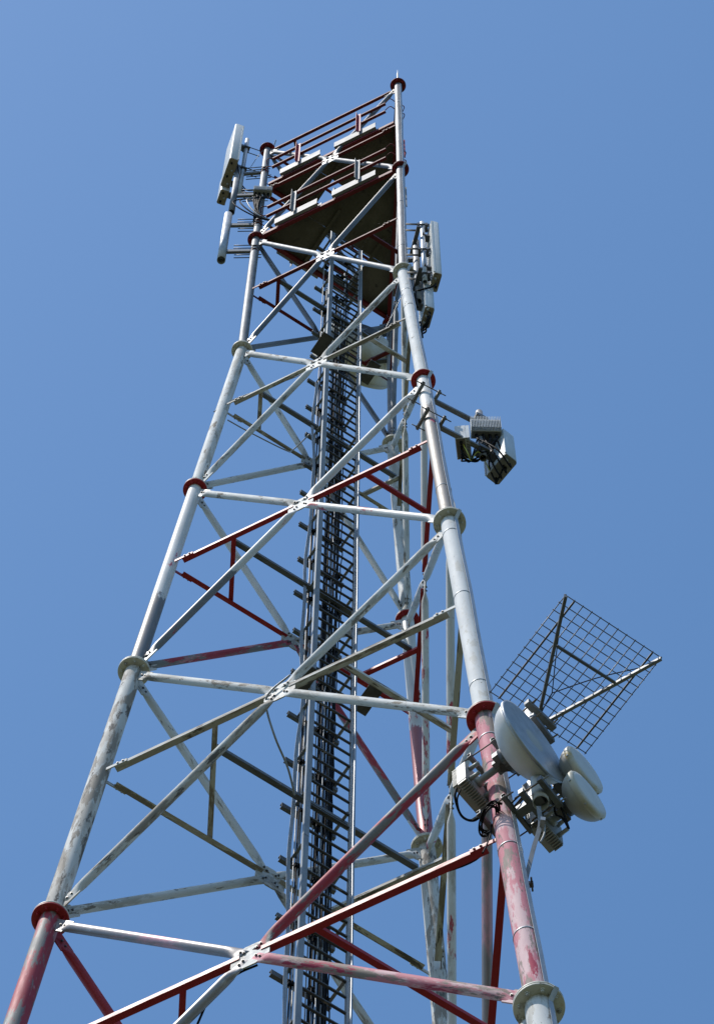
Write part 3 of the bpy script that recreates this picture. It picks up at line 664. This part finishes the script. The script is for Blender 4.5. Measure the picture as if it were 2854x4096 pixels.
# ------------------------------------------------------------------ antennas on the left leg
UA = dirz(205)
mA = thing('antenna_mount', leg('A', 53.0), 'long galvanised pipe mount with four arms on the beacon topped leg', 'antenna mount')
p_big = Vector((-1.694, -0.936, 0)); p_mid = Vector((-1.66, -0.912, 0)); p_thin = Vector((-1.600, -0.862, 0))
vpipe(mA, p_big, 53.02, 55.75, 0.066, MT['galv_clean'])
vpipe(mA, p_mid, 55.95, 58.9, 0.052, MT['galv'])
vpipe(mA, p_thin, 57.15, 61.1, 0.036, MT['galv_clean'])
for z_, pp, rr in ((53.51, p_big, 0.066), (55.1, p_big, 0.066), (57.03, p_mid, 0.052), (58.59, p_thin, 0.036)):
    lp = leg('A', z_); q_ = Vector((pp.x, pp.y, z_)); u = (q_ - lp).normalized(); L_ = (q_ - lp).length - rr * 0.6
    add('arm', boxes([(-0.022, 0.022, -0.055, 0.055, 0.07, L_)]), MT['galv'], mA, frame(lp, q_, (0, 0, 1)))
    v = u.cross(Vector((0, 0, 1)))
    for k in (-1, 1):
        for dz in (-0.085, 0.085):
            p0 = lp + v * (k * 0.075) + Vector((0, 0, dz)) - u * 0.10
            add('u_bolt', rings([(0, 0.008, 0.008), (0.42, 0.008, 0.008)], 8), MT['dark_steel'], mA, frame(p0, p0 + u))
    for dz in (-0.085, 0.085):
        add('clamp_band', rings([(-0.01, 0.07, 0.07), (0.01, 0.07, 0.07)], 24), MT['red_dark'], mA, Matrix.Translation(lp + Vector((0, 0, dz))))
cA = p_thin + dirz(226) * 0.21 + dirz(136) * 0.02
aL, ML_ = panel_antenna(cA, 58.45, 61.0, 226, 0.52, 0.15, MT['radome'], MT['base_cap'], 'large pale panel antenna standing beside the beacon topped leg', None, 0.03)
panel_antenna(p_thin + dirz(226) * 0.19 + dirz(136) * 0.40, 58.25, 59.6, 226, 0.26, 0.14, MT['radome'], MT['base_cap'], 'narrower panel antenna tucked behind the large pale one', None, 0.02, 3)
# clamps from the thin pipe to the antenna
for z_ in (58.9, 60.4):
    add('tilt_bracket', boxes([(-0.05, 0.05, -0.06, 0.12, -0.05, 0.05)]), MT['dark_steel'], mA, frame(Vector((p_thin.x, p_thin.y, z_)), Vector((p_thin.x, p_thin.y, z_ + 1)), dirz(226)))
    for k in (-1, 1):
        p0 = Vector((p_thin.x, p_thin.y, z_ + 0.03 * k)) - dirz(226) * 0.26 + dirz(136) * (0.055 * k)
        add('u_bolt', rings([(0, 0.008, 0.008), (0.3, 0.008, 0.008)], 8), MT['dark_steel'], mA, frame(p0, p0 + dirz(226)))
# beacon on the left leg
bA = leg('A', 60.2)
bc = thing('obstruction_light', (bA.x, bA.y, 60.23), 'small amber obstruction light on top of a tower leg', 'beacon')
add('base', rings([(0, 0.05, 0.05), (0.05, 0.05, 0.05), (0.05, 0.075, 0.075), (0.10, 0.075, 0.075)], 12), MT['cream'], bc, Matrix.Translation((bA.x - 0.02, bA.y - 0.02, 60.214)))
add('lens', lathe([(0.062, 0), (0.066, 0.06), (0.05, 0.12), (0.01, 0.14)], 20), MT['amber'], bc, Matrix.Translation((bA.x - 0.02, bA.y - 0.02, 60.314)))
add('bracket', boxes([(-0.012, 0.012, -0.003, 0.003, 0, 0.34)]), MT['galv_clean'], bc, frame(bA + Vector((0.1, 0.02, 0.02)), bA + Vector((0.16, -0.02, 0.34))))
tag(add('support_strip', sweep([bA + Vector((-0.02, -0.03, 0.1)), bA + Vector((-0.09, -0.11, -0.6)), bA + Vector((-0.17, -0.17, -1.5))], 0, flat=(0.03, 0.006, (1, -0.4, 0))), MT['galv']), 'flat steel strip hanging from the head of the beacon topped leg', 'strip')
# junction box on the left leg with its coil of cables
jb = thing('junction_box', leg('A', 56.55), 'pale ribbed junction box strapped to the beacon topped leg above the lower platform', 'box')
jc = leg('A', 56.6) + dirz(330) * 0.10 + dirz(270) * 0.06
Mj = frame(jc, jc + Vector((0, 0, 1)), dirz(300))
add('housing', boxes([(-0.15, 0.15, -0.05, 0.06, 0.0, 0.22)]), MT['radio'], jb, Mj)
add('ribs', boxes([(-0.15 + 0.02 * i, -0.143 + 0.02 * i, 0.06, 0.075, 0.003, 0.217) for i in range(15)]), MT['radio'], jb, Mj)
for x_ in (-0.09, -0.02, 0.05, 0.11):
    add('gland', rings([(0, 0.02, 0.02), (0.05, 0.02, 0.02), (0.05, 0.014, 0.014), (0.11, 0.014, 0.014)], 10), MT['black'], jb, Mj @ Matrix.Translation((x_, 0.0, 0.0)) @ Matrix.Rotation(math.pi, 4, 'X'))
g5 = 'cables round the beacon leg and platform edge'
for i in range(5):
    a_ = Mj @ Vector((-0.10 + 0.05 * i, 0, -0.10)); e_ = leg('A', 55.0) + dirz(20) * (0.35 + 0.03 * i) + dirz(270) * 0.05
    m1 = a_ + Vector((0, 0, -0.45 - 0.08 * i)) + dirz(205) * (0.10 + 0.06 * i) + dirz(290) * 0.08
    m2 = leg('A', 55.35 - 0.08 * i) + dirz(300) * 0.14
    cable('jumper_cable', ('black' if i != 2 else 'grey') + ' jumper cable looping from the ribbed junction box to the lower platform edge', [a_, a_ + Vector((0, 0, -0.2)), m1, m2, e_, e_ + dirz(0) * 0.5 + Vector((0, 0, -0.02))], 0.012, MT['black'] if i != 2 else MT['grey_cable'], g5)
for i in range(4):
    pc = [Vector((-1.78 + 0.05 * i, -0.86 - 0.05 * i, 58.92)), Vector((-1.66 + 0.02 * i, -0.86, 58.3 - 0.15 * i)), Vector((-1.52, -0.80, 57.6 - 0.2 * i)), leg('A', 57.2 - 0.2 * i) + dirz(215) * 0.12, leg('A', 56.2 - 0.15 * i) + dirz(225 + 12 * i) * 0.09, leg('A', 55.4) + dirz(240 + 12 * i) * 0.09]
    cable('jumper_cable', 'black jumper cable hanging from the large pale panel antenna to the beacon topped leg', pc, 0.011, MT['black'], 'jumpers of the large pale antenna')
for i in range(5):
    az_ = 190 + 22 * i
    cable('riser_cable', 'black cable strapped along the beacon topped leg beside the junction box', [leg('A', 55.2 + 0.1 * i) + dirz(az_) * 0.078, leg('A', 56.1) + dirz(az_ + 6) * 0.075, leg('A', 57.4 - .1 * i) + dirz(az_) * 0.078], 0.013, MT['black'], 'cables strapped on the beacon leg')
# radio on the lower platform deck
rA = leg('A', 54.5).lerp(leg('B', 54.5), 0.34) + dirz(90) * 0.25
radio(rA, 54.75, 262, 0.42, 0.16, 0.46, 'finned pale radio unit behind the lower platform guard rails')
radio(leg('A', 54.5).lerp(leg('B', 54.5), 0.17) + dirz(90) * 0.28, 54.85, 280, 0.26, 0.14, 0.38, 'small radio unit beside the beacon topped leg on the lower platform')
# ------------------------------------------------------------------ antennas on the right leg under the platforms
mB = thing('antenna_mount', leg('B', 47.0), 'dark clamped pipe mount on the taped leg just below the platforms', 'antenna mount')
pT = Vector((1.425, -0.650, 0)); pN = Vector((1.570, -0.725, 0))
vpipe(mB, pT, 46.7, 49.8, 0.05, MT['galv']); vpipe(mB, pN, 47.2, 50.35, 0.034, MT['galv_clean'])
for z_ in (47.0, 48.85):
    lp = leg('B', z_); q_ = Vector((pT.x, pT.y, z_)); add('arm', boxes([(-0.03, 0.03, -0.045, 0.045, 0.05, (q_ - lp).length - 0.03)]), MT['galv'], mB, frame(lp, q_, (0, 0, 1)))
for z_ in (47.35, 49.55):
    a_ = Vector((pT.x, pT.y, z_)) + dirz(118) * 0.10 - dirz(28) * 0.045; b_ = Vector((pN.x, pN.y, z_)) + dirz(298) * 0.12 - dirz(28) * 0.03
    a2 = Vector((pT.x, pT.y, z_)) + dirz(118) * 0.12; b2 = Vector((pN.x, pN.y, z_)) + dirz(298) * 0.16
    add('cross_arm', boxes([(-0.028, 0.028, -0.03, 0.03, 0, (b2 - a2).length)]), MT['dark_steel'], mB, frame(a2 + dirz(208) * 0.06, b2 + dirz(208) * 0.06, (0, 0, 1)))
for z_ in (47.5, 48.75, 50.1):
    Mx = frame(Vector((pN.x, pN.y, z_)), Vector((pN.x, pN.y, z_ + 1)), dirz(28))
    add('pipe_clamp', boxes([(-0.06, 0.06, -0.075, -0.036, -0.05, 0.05), (-0.06, 0.06, 0.036, 0.075, -0.05, 0.05)]), MT['dark_steel'], mB, Mx)
    for k in (-1, 1):
        for dz in (-0.025, 0.025): add('u_bolt', rings([(0, 0.008, 0.008), (0.34, 0.008, 0.008)], 8), MT['dark_steel'], mB, Mx @ Matrix.Translation((0.045 * k, -0.24, dz)) @ Matrix.Rotation(-math.pi / 2, 4, 'X'))
    add('tilt_link', boxes([(-0.03, -0.022, 0.075, 0.17, -0.07, 0.07), (0.022, 0.03, 0.075, 0.17, -0.07, 0.07), (-0.03, 0.03, 0.155, 0.17, 0.04, 0.07)]), MT['galv_clean'], mB, Mx)
cB = PX(*(1560 + 830 / 4.592, 860 + 1238 / 4.592), 47.35)
panel_antenna(cB, 47.35, 50.15, 42, 0.27, 0.115, MT['radome'], MT['base_cap'], 'tall flat panel antenna with brown base on the dark clamped mount', None, 0.0, 2)
cB2 = PX(*(1560 + 672 / 4.592, 860 + 1880 / 4.592), 46.3)
panel_antenna(cB2, 46.3, 48.4, 42, 0.30, 0.12, MT['radome_blue'], MT['base_cap'], 'lower rounded panel antenna with many connectors behind the taped leg', None, 0.03, 6)
vpipe(mB, cB2 - dirz(42) * 0.17, 46.5, 48.6, 0.03, MT['galv_clean'])
for i in range(4):
    a_ = cB2 + dirz(132) * (-0.10 + 0.06 * i) + Vector((0, 0, -0.08))
    cable('jumper_cable', 'dark blue-black jumper cable under the lower rounded panel antenna', [a_, a_ + Vector((0, 0, -0.15)) + dirz(120) * 0.06, cB2 + dirz(150) * 0.18 + Vector((0, 0, -0.33)) - dirz(42) * 0.06, leg('B', 45.6) + dirz(60) * 0.14, leg('B', 44.6) + dirz(50) * 0.11], 0.013, MT['black'], 'jumpers of the lower rounded antenna')
cable('jumper_cable', 'black jumper cable from the tall flat panel antenna to the taped leg', [cB + Vector((0, 0, -0.08)), cB + Vector((0, 0, -0.2)) + dirz(200) * 0.05, cB + Vector((0, 0, -0.3)) + dirz(200) * 0.22, leg('B', 47.0) + dirz(30) * 0.12, leg('B', 46.2) + dirz(40) * 0.11], 0.013, MT['black'])
# ------------------------------------------------------------------ radio cluster on the right leg
mC = thing('antenna_mount', leg('B', 40.2), 'two armed galvanised mount carrying radios out from the taped leg', 'antenna mount')
pC = Vector((2.034, -0.366, 0))
azC = math.degrees(math.atan2(pC.y + 0.94, pC.x - 1.63))
for z_ in (41.43, 40.24):
    arm_clamp(mC, 'B', z_, azC, TD[6] / 2 + 0.005, 0.29, (pC - leg('B', z_)).to_2d().length - 0.13, MT['galv'], 0.055)
vpipe(mC, pC, 40.03, 41.75, 0.045, MT['galv'])
for z_ in (41.43, 40.24): add('pipe_clamp', boxes([(-0.075, 0.075, -0.08, 0.08, -0.04, 0.04)]), MT['galv_dark'], mC, frame(Vector((pC.x, pC.y, z_)), Vector((pC.x, pC.y, z_ + 1)), dirz(azC)))
def c3(x, y): return 1620 + x / 3.077, 1480 + y / 3.077
r1c = PX(*c3(995, 775), 40.75)
t1, M1 = radio(r1c, 40.75, 298, 0.36, 0.15, 0.42, 'larger finned radio unit with lit vertical fins beside the mount pipe', None)
r2c = PX(*c3(715, 965), 40.2)
t2, M2 = radio(r2c, 40.2, 20, 0.26, 0.17, 0.46, 'smaller finned radio unit under the mount arm next to the leg', None)
cC = PX(*c3(1180, 1220), 40.0)
azP = 65
pa, MP = panel_antenna(cC, 40.0, 40.95, azP, 0.37, 0.17, MT['radome_blue'], MT['base_grey'], 'short blue-grey panel antenna with curved front at the end of the radio mount', None, 0.05, 4)
add('mount_arm', boxes([(-0.02, 0.02, -0.02, 0.02, 0, (cC - pC).to_2d().length - 0.08)]), MT['dark_steel'], mC, frame(Vector((pC.x, pC.y, 40.6)), Vector((cC.x, cC.y, 40.6)), (0, 0, 1)))
add('mount_arm', boxes([(-0.02, 0.02, -0.02, 0.02, 0, (r1c - pC).to_2d().length - 0.05)]), MT['dark_steel'], mC, frame(Vector((pC.x, pC.y, 41.0)), Vector((r1c.x, r1c.y, 41.0)), (0, 0, 1)))
add('mount_arm', boxes([(-0.02, 0.02, -0.02, 0.02, 0, (r2c - pC).to_2d().length - 0.05)]), MT['dark_steel'], mC, frame(Vector((pC.x, pC.y, 40.45)), Vector((r2c.x, r2c.y, 40.45)), (0, 0, 1)))
for i in range(11):
    a_ = M1 @ Vector((-0.12 + 0.075 * (i % 4), -0.02, -0.08)); e_ = MP @ Vector(((i % 4 - 1.5) * 0.085, 0.02, -0.06)) if i < 5 else M2 @ Vector((-0.10 + 0.036 * (i - 5), -0.02, -0.06)) if i < 9 else Vector((pC.x + 0.05, pC.y, 40.3))
    mid = (a_ + e_) / 2 + Vector((0, 0, -0.14 - 0.03 * i)) + dirz(200 + 40 * i) * 0.09
    cable('jumper_cable', 'black jumper cable sagging between the radios and the short panel antenna', [a_, a_ + Vector((0, 0, -0.07)), mid, e_ + Vector((0, 0, -0.10)), e_], 0.0105, MT['black'], 'jumpers of the radio cluster')
cable('earth_wire', 'yellow-green earth wire curling below the radio cluster', [M2 @ Vector((0.05, 0, 0.0)), M2 @ Vector((0.02, 0.05, -0.28)), Vector((pC.x, pC.y, 40.0)) + dirz(200) * 0.14, Vector((pC.x, pC.y, 40.12)) + dirz(250) * 0.06, MP @ Vector((-0.12, -0.05, 0.02))], 0.006, MT['yellow_cable'])
# ------------------------------------------------------------------ dish cluster on the right leg
mD = thing('antenna_mount', leg('B', 27.7), 'square tube pipe mount holding three dishes on the pink section of a leg', 'antenna mount')
pD = Vector((2.65, -1.389, 0)); azD = -10.0
for z_ in (27.757, 29.07):
    arm_clamp(mD, 'B', z_, azD, TD[4] / 2 + 0.004, 0.40, (pD - leg('B', z_)).to_2d().length - 0.12, MT['galv_dark'], 0.08)
vpipe(mD, pD, 27.66, 29.56, 0.068, MT['galv_clean'])
for z_ in (27.757, 29.07):
    Mx = frame(Vector((pD.x, pD.y, z_)), Vector((pD.x, pD.y, z_ + 1)), dirz(azD))
    add('pipe_clamp', boxes([(-0.15, 0.15, -0.115, -0.069, -0.035, 0.035), (-0.15, 0.15, 0.069, 0.115, -0.035, 0.035)]), MT['galv_dark'], mD, Mx)
    for k in (-1, 1): add('threaded_rod', rings([(0, 0.008, 0.008), (0.34, 0.008, 0.008)], 8), MT['rust'], mD, Mx @ Matrix.Translation((0.12 * k, -0.17, 0)) @ Matrix.Rotation(-math.pi / 2, 4, 'X'))
def c4(x, y): return 1760 + x / 3.2, 2800 + y / 3.2
def c5(x, y): return 2040 + x / 3.81, 2750 + y / 3.81
d1c = PX(*c4(1195, 522), 28.45)
td, Md_ = dish(d1c, -12.7, 0.40, 0.27, 0.0, 'big white open dish with grey face beside the pink leg', 'open')
radio_odu(Md_, 0.60, 'finned outdoor unit behind the big white dish beside the pink leg')
add('dish_bracket', boxes([(-0.06, 0.06, -0.03, 0.03, -0.40, -0.26), (-0.11, -0.06, -0.04, 0.04, -0.36, -0.26)]), MT['galv'], mD, Md_)
bk = Md_ @ Vector((0, 0, -0.36)); pz = Vector((pD.x, pD.y, bk.z))
add('dish_arm', boxes([(-0.035, 0.035, -0.045, 0.045, 0, (pz - bk).length - 0.05)]), MT['dark_steel'], mD, frame(bk, pz, (0, 0, 1)))
for (xx, yy, zz, nm) in ((1145, 1235, 28.48, 'upper'), (1190, 1617, 27.96, 'lower')):
    cc = PX(*c5(xx, yy), zz)
    tdd, Mdd = dish(cc, -12.7, 0.228, 0.15, 0.045, nm + ' one of two small drum dishes stacked beyond the mount pipe', 'shroud', 'small stacked dishes')
    to, Mo = radio_odu(Mdd, 0.40, 'outdoor radio unit behind the ' + nm + ' small drum dish')
    bk = Mdd @ Vector((0, 0, -0.24)); pz = Vector((pD.x, pD.y, bk.z))
    add('dish_arm', boxes([(-0.03, 0.03, -0.04, 0.04, 0, (pz - bk).length - 0.05)]), MT['galv_dark'], mD, frame(bk, pz, (0, 0, 1)))
    add('dish_bracket', boxes([(-0.07, 0.07, -0.06, 0.06, -0.30, -0.24)]), MT['dark_steel'], mD, Mdd)
# ice shield mesh
zi = 29.46
cs = [PX(1750 + x / 1.6, 2300 + y / 1.6, zi) for x, y in ((815, 130), (1425, 530), (943, 1140), (335, 750))]
sh = thing('ice_shield', Vector((pD.x, pD.y, 29.3)), 'square black wire mesh ice shield on two arms above the dishes', 'mesh guard')
e1 = cs[1] - cs[0]; e2 = cs[3] - cs[0]
wire1 = rings([(0, 0.0045, 0.0045), (1, 0.0045, 0.0045)], 6)
for i in range(12):
    a_ = cs[0] + e1 * (i / 11); b_ = cs[3] + (cs[2] - cs[3]) * (i / 11); u = (b_ - a_).normalized() * 0.012
    add('mesh_wire', wire1, MT['dark_steel'], sh, frame(a_ - u, b_ + u) @ Matrix.Diagonal((1, 1, (b_ - a_).length + 0.024, 1)))
for i in range(14):
    a_ = cs[0] + e2 * (i / 13) + Vector((0, 0, 0.009)); b_ = cs[1] + (cs[2] - cs[1]) * (i / 13) + Vector((0, 0, 0.009)); u = (b_ - a_).normalized() * 0.012
    add('mesh_wire', wire1, MT['dark_steel'], sh, frame(a_ - u, b_ + u) @ Matrix.Diagonal((1, 1, (b_ - a_).length + 0.024, 1)))
for k in (1.0, 10.0):
    a_ = cs[0] + e1 * (k / 11) + Vector((0, 0, -0.014)); b_ = cs[3] + (cs[2] - cs[3]) * (k / 11) + Vector((0, 0, -0.014))
    add('stiffener', boxes([(-0.008, 0.008, -0.005, 0.005, 0, (b_ - a_).length)]), MT['dark_steel'], sh, frame(a_, b_, (0, 0, 1)))
zr = 29.40
ar0 = PX(1750 + 636 / 1.6, 2300 + 945 / 1.6, zr); ar1 = PX(1750 + 817 / 1.6, 2300 + 135 / 1.6, zr); ar2 = PX(1750 + 660 / 1.6, 2300 + 958 / 1.6, zr); ar3 = PX(1750 + 1427 / 1.6, 2300 + 535 / 1.6, zr)
for a_, b_, mt_ in ((ar0, ar1, 'galv_dark'), (ar2, ar3, 'galv')):  # second arm's patchy steel colour stands in for shadows cast by the mesh
    add('support_arm', boxes([(-0.014, 0.014, -0.02, 0.02, 0, (b_ - a_).length)]), MT[mt_], sh, frame(a_, b_, (0, 0, 1)))
x0 = PX(1750 + 762 / 1.6, 2300 + 455 / 1.6, zr - 0.005); x1 = PX(1750 + 1132 / 1.6, 2300 + 690 / 1.6, zr - 0.005)
add('cross_bar', boxes([(-0.012, 0.012, -0.014, 0.014, 0, (x1 - x0).length)]), MT['galv_dark'], sh, frame(x0, x1, (0, 0, 1)))
Mx = frame(Vector((pD.x, pD.y, 29.33)), Vector((pD.x, pD.y, 30)), dirz(-18))
add('clamp', boxes([(-0.17, 0.17, -0.12, -0.069, -0.035, 0.035), (-0.17, 0.17, 0.069, 0.125, -0.035, 0.035)]), MT['galv'], sh, Mx)
for k in (-1, 1):
    add('clamp_rod', rings([(0, 0.008, 0.008), (0.36, 0.008, 0.008)], 8), MT['rust'], sh, Mx @ Matrix.Translation((0.13 * k, -0.18, 0)) @ Matrix.Rotation(-math.pi / 2, 4, 'X'))
k0 = PX(1750 + 730 / 1.6, 2300 + 755 / 1.6, zi + 0.03)
for q_ in ((790, 260), (1310, 590)):
    b_ = PX(1750 + q_[0] / 1.6, 2300 + q_[1] / 1.6, zi + 0.01)
    add('stay_wire', sweep(smooth_path([k0, (k0 + b_) / 2 + Vector((0, 0, 0.05)), b_], 6), 0.005, 6), MT['black'], sh)
add('stay_wire', sweep(smooth_path([k0, k0.lerp(ar0, 0.6) + Vector((0, 0, 0.04)), ar0], 6), 0.006, 6), MT['black'], sh)
# cables of the dish cluster
def P4(x, y, z): return PX(*c4(x, y), z)
cable('jumper_cable', 'black cable sagging from the finned outdoor unit to the coil on the pink leg', [P4(205, 1130, 28.1), P4(190, 1260, 28.0), P4(270, 1480, 27.9), P4(420, 1545, 27.85), P4(560, 1450, 27.85), P4(700, 1320, 27.8), P4(790, 1330, 27.78)], 0.011, MT['black'])
cable('jumper_cable', 'second thin black cable dropping from the finned outdoor unit', [P4(255, 1150, 28.1), P4(215, 1290, 28.0), P4(275, 1490, 27.9), P4(430, 1530, 27.85), P4(600, 1400, 27.82)], 0.008, MT['black'])
coil = []
for i in range(70):
    a_ = i / 12.0 * 2 * math.pi; k = 1 + 0.22 * math.sin(i * 0.37)
    cx, cy = 620, 1520
    coil.append(P4(cx + (135 * math.cos(a_) * 0.55 + 150 * math.sin(a_) * 0.55) * k + i * 0.15, cy + (-200 * math.sin(a_) * 0.9 + 60 * math.cos(a_)) * k, 27.72 + 0.04 * math.sin(a_ + 1) + 0.0006 * i))
tag(add('cable_coil', sweep(smooth_path(coil, 3), 0.0065, 6), MT['black']), 'coiled black cable hung on the lower clamp of the pink leg', 'cable')
cable('jumper_cable', 'black cable falling from the coil past the pink leg', [P4(650, 1600, 27.7), P4(640, 1720, 27.5), P4(590, 1860, 27.2), P4(540, 1960, 26.9)], 0.007, MT['black'])
for i, (x0_, y0_, x1_, y1_) in enumerate(((1100, 1150, 890, 1340), (1090, 1190, 900, 1400), (1060, 1260, 905, 1380))):
    cable('jumper_cable', 'thin black cable between the mount pipe and the clamp on the pink leg', [P4(x0_, y0_, 28.0), P4((x0_ + x1_) / 2 - 20, (y0_ + y1_) / 2 + 10 + 20 * i, 27.85), P4(x1_, y1_, 27.8)], 0.008, MT['black'], 'thin cables at the dish mount')
cable('jumper_cable', 'black cable along the small dishes down to their outdoor units', [PX(*c5(590, 1640), 27.9), PX(*c5(650, 1760), 27.85), PX(*c5(690, 1930), 27.7), PX(*c5(790, 1985), 27.65), PX(*c5(880, 2140), 27.5)], 0.009, MT['black'])
cable('jumper_cable', 'second black cable beside the small dishes', [PX(*c5(600, 1600), 27.95), PX(*c5(720, 1760), 27.8), PX(*c5(800, 1900), 27.7), PX(*c5(890, 2150), 27.5)], 0.009, MT['black'])
# hanging bracket bar below the mount pipe
hb = thing('cable_bracket', Vector((2.6, -1.3, 26.3)), 'bent flat galvanised bar hanging from the dish mount to the pink leg', 'bracket')
b0, b1, b2, b3 = PX(2152, 3225, 27.6), PX(2158, 3300, 27.35), PX(2130, 3400, 27.0), PX(2096, 3540, 26.5)
add('bar', sweep(smooth_path([b0, b1, b2, b3], 5), 0, flat=(0.036, 0.006, (0.9, 0.45, 0))), MT['galv'], hb)
add('clamp', boxes([(-0.05, 0.05, -0.02, 0.02, -0.03, 0.03)]), MT['galv_clean'], hb, frame(b1 + Vector((0.02, 0, 0)), b1 + Vector((0.1, 0.05, 1))))
add('foot_clamp', boxes([(-0.07, 0.07, -0.02, 0.02, -0.02, 0.02), (-0.065, -0.05, -0.06, 0.06, -0.008, 0.008), (0.05, 0.065, -0.06, 0.06, -0.008, 0.008)]), MT['dark_steel'], hb, frame(b3, b3 + Vector((0, 0, 1)), dirz(290)))
cable('jumper_cable', 'grey cable looping beside the bent bar under the dish mount', [PX(2152, 3270, 27.5), PX(2172, 3290, 27.4), PX(2176, 3330, 27.25), PX(2160, 3370, 27.1)], 0.008, MT['grey_cable'])
# ------------------------------------------------------------------ big drum dish on the far side
dC = PX(1401, 1476, 53.0)
td2, Md2 = dish(dC, 141, 0.64, 0.28, 0.38, 'large yellow-stained drum dish seen from behind through the ladder', 'drum', None, 0.06)
mE = thing('antenna_mount', leg('C', 52.0), 'short pipe mount holding the yellow-stained drum dish on its leg', 'antenna mount')
pE = leg('C', 52.5) + dirz(200) * 0.28
vpipe(mE, Vector((pE.x, pE.y, 0)), 52.0, 54.0, 0.05, MT['galv'])
for z_ in (52.3, 53.7):
    lp = leg('C', z_); q_ = Vector((pE.x, pE.y, z_)); add('arm', boxes([(-0.03, 0.03, -0.03, 0.03, 0.04, 0.26)]), MT['galv_dark'], mE, frame(lp, q_, (0, 0, 1)))
bk = Md2 @ Vector((0, 0, -0.66)); pz = Vector((pE.x, pE.y, bk.z))
add('dish_arm', boxes([(-0.03, 0.03, -0.04, 0.04, 0, (pz - bk).length)]), MT['galv_dark'], mE, frame(bk, pz, (0, 0, 1)))
# ------------------------------------------------------------------ strips and conduit along the right leg
def along(l, az, off, z0, z1, step=0.5, wob=0.0):
    return [leg(l, z_) + dirz(az + wob * math.sin(z_ * 1.9)) * off(z_) for z_ in np.arange(z0, z1, step)]
def loff(z_):
    j = min(int((z_ - 0.2) / 6), 9); base = TD[j] / 2
    dz = min((z_ - 0.2) % 6, 6 - (z_ - 0.2) % 6)
    return max(base + 0.006, FD[min(int(round((z_ - 0.2) / 6)), 10)] / 2 + 0.006 if dz < 0.07 else 0)
tape = []
for z_ in np.arange(1.0, 60.2, 0.1): tape.append(leg('B', z_) + dirz(334 + 3 * math.sin(z_ * 0.8)) * (loff(z_) + 0.004 * (1 + math.sin(z_ * 2.1))))
tag(add('earthing_tape', sweep(tape, 0, flat=(0.04, 0.004, dirz(57))), MT['galv_clean']), 'long flat galvanised earthing tape running up the leg under the lightning rod', 'tape')
for (z_, rr) in ((25.4, 4), (27.1, 4), (29.6, 4), (31.0, 5), (33.6, 5), (35.7, 5), (37.4, 6), (46.9, 7), (46.0, 7), (49.5, 8), (52.0, 8), (58.7, 9)):
    j = min(int((z_ - 0.2) / 6), 9); c = leg('B', z_)
    bnd = add('steel_band', rings([(-0.009, TD[j] / 2 + 0.004, TD[j] / 2 + 0.004), (0.009, TD[j] / 2 + 0.004, TD[j] / 2 + 0.004)], 40), MT['galv_clean'], None, frame(c, leg('B', z_ + 1)))
    tag(bnd, 'thin bright steel band clamped round the leg that carries the earthing tape', 'band', 'steel bands on the taped leg')
# thin wires
def W4(l, z, az, o): return leg(l, z) + dirz(az) * o
cable('thin_wire', 'thin grey wire strung along the white horizontal angle to the taped leg', [W4('B', 46.6, 250, 0.10), PX(1525, 1340, 45.7), PX(1478, 1365, 45.62), PX(1290, 1445, 45.6), PX(1200, 1500, 45.6), PX(1060, 1552, 45.6), PX(930, 1600, 45.75), W4('A', 45.2, 240, 0.1)], 0.006, MT['grey_cable'])
cable('thin_wire', 'grey wire drooping from the far horizontal angle to the strap', [PX(910, 1680, 45.4), PX(1000, 1730, 45.45), PX(1140, 1800, 45.45), PX(1170, 1800, 45.2), PX(1240, 1735, 44.9)], 0.009, MT['grey_cable'])
cable('thin_wire', 'grey cable hanging from the centre plate down to the ladder strap', [PX(1160, 2700, 33.6), PX(1078, 2770, 33.4), PX(1065, 2830, 33.3), PX(1100, 2950, 33.0), PX(1150, 3070, 33.0), PX(1178, 3180, 33.0)], 0.011, MT['grey_cable'])
cable('thin_wire', 'black cable looping under the red horizontal angle', [PX(1030, 3860, 27.35), PX(960, 3890, 27.3), PX(900, 3930, 27.2), PX(840, 3990, 27.0), PX(790, 4096, 26.7)], 0.010, MT['black'])
cable('thin_wire', 'black cable lying along the red horizontal angle', [PX(1190, 3740, 27.46), PX(1250, 3700, 27.46), PX(1450, 3600, 27.47), PX(1640, 3530, 27.47), PX(1900, 3440, 27.5), leg('B', 27.6) + dirz(200) * 0.12], 0.009, MT['black'])
cable('thin_wire', 'pale wire spiralling down the bare metal section of the taped leg', [PX(1748, 1870, 39.6), PX(1762, 1905, 39.2), PX(1790, 1960, 38.6), PX(1815, 2010, 38.0), PX(1822, 2060, 37.2)], 0.006, MT['kick'])
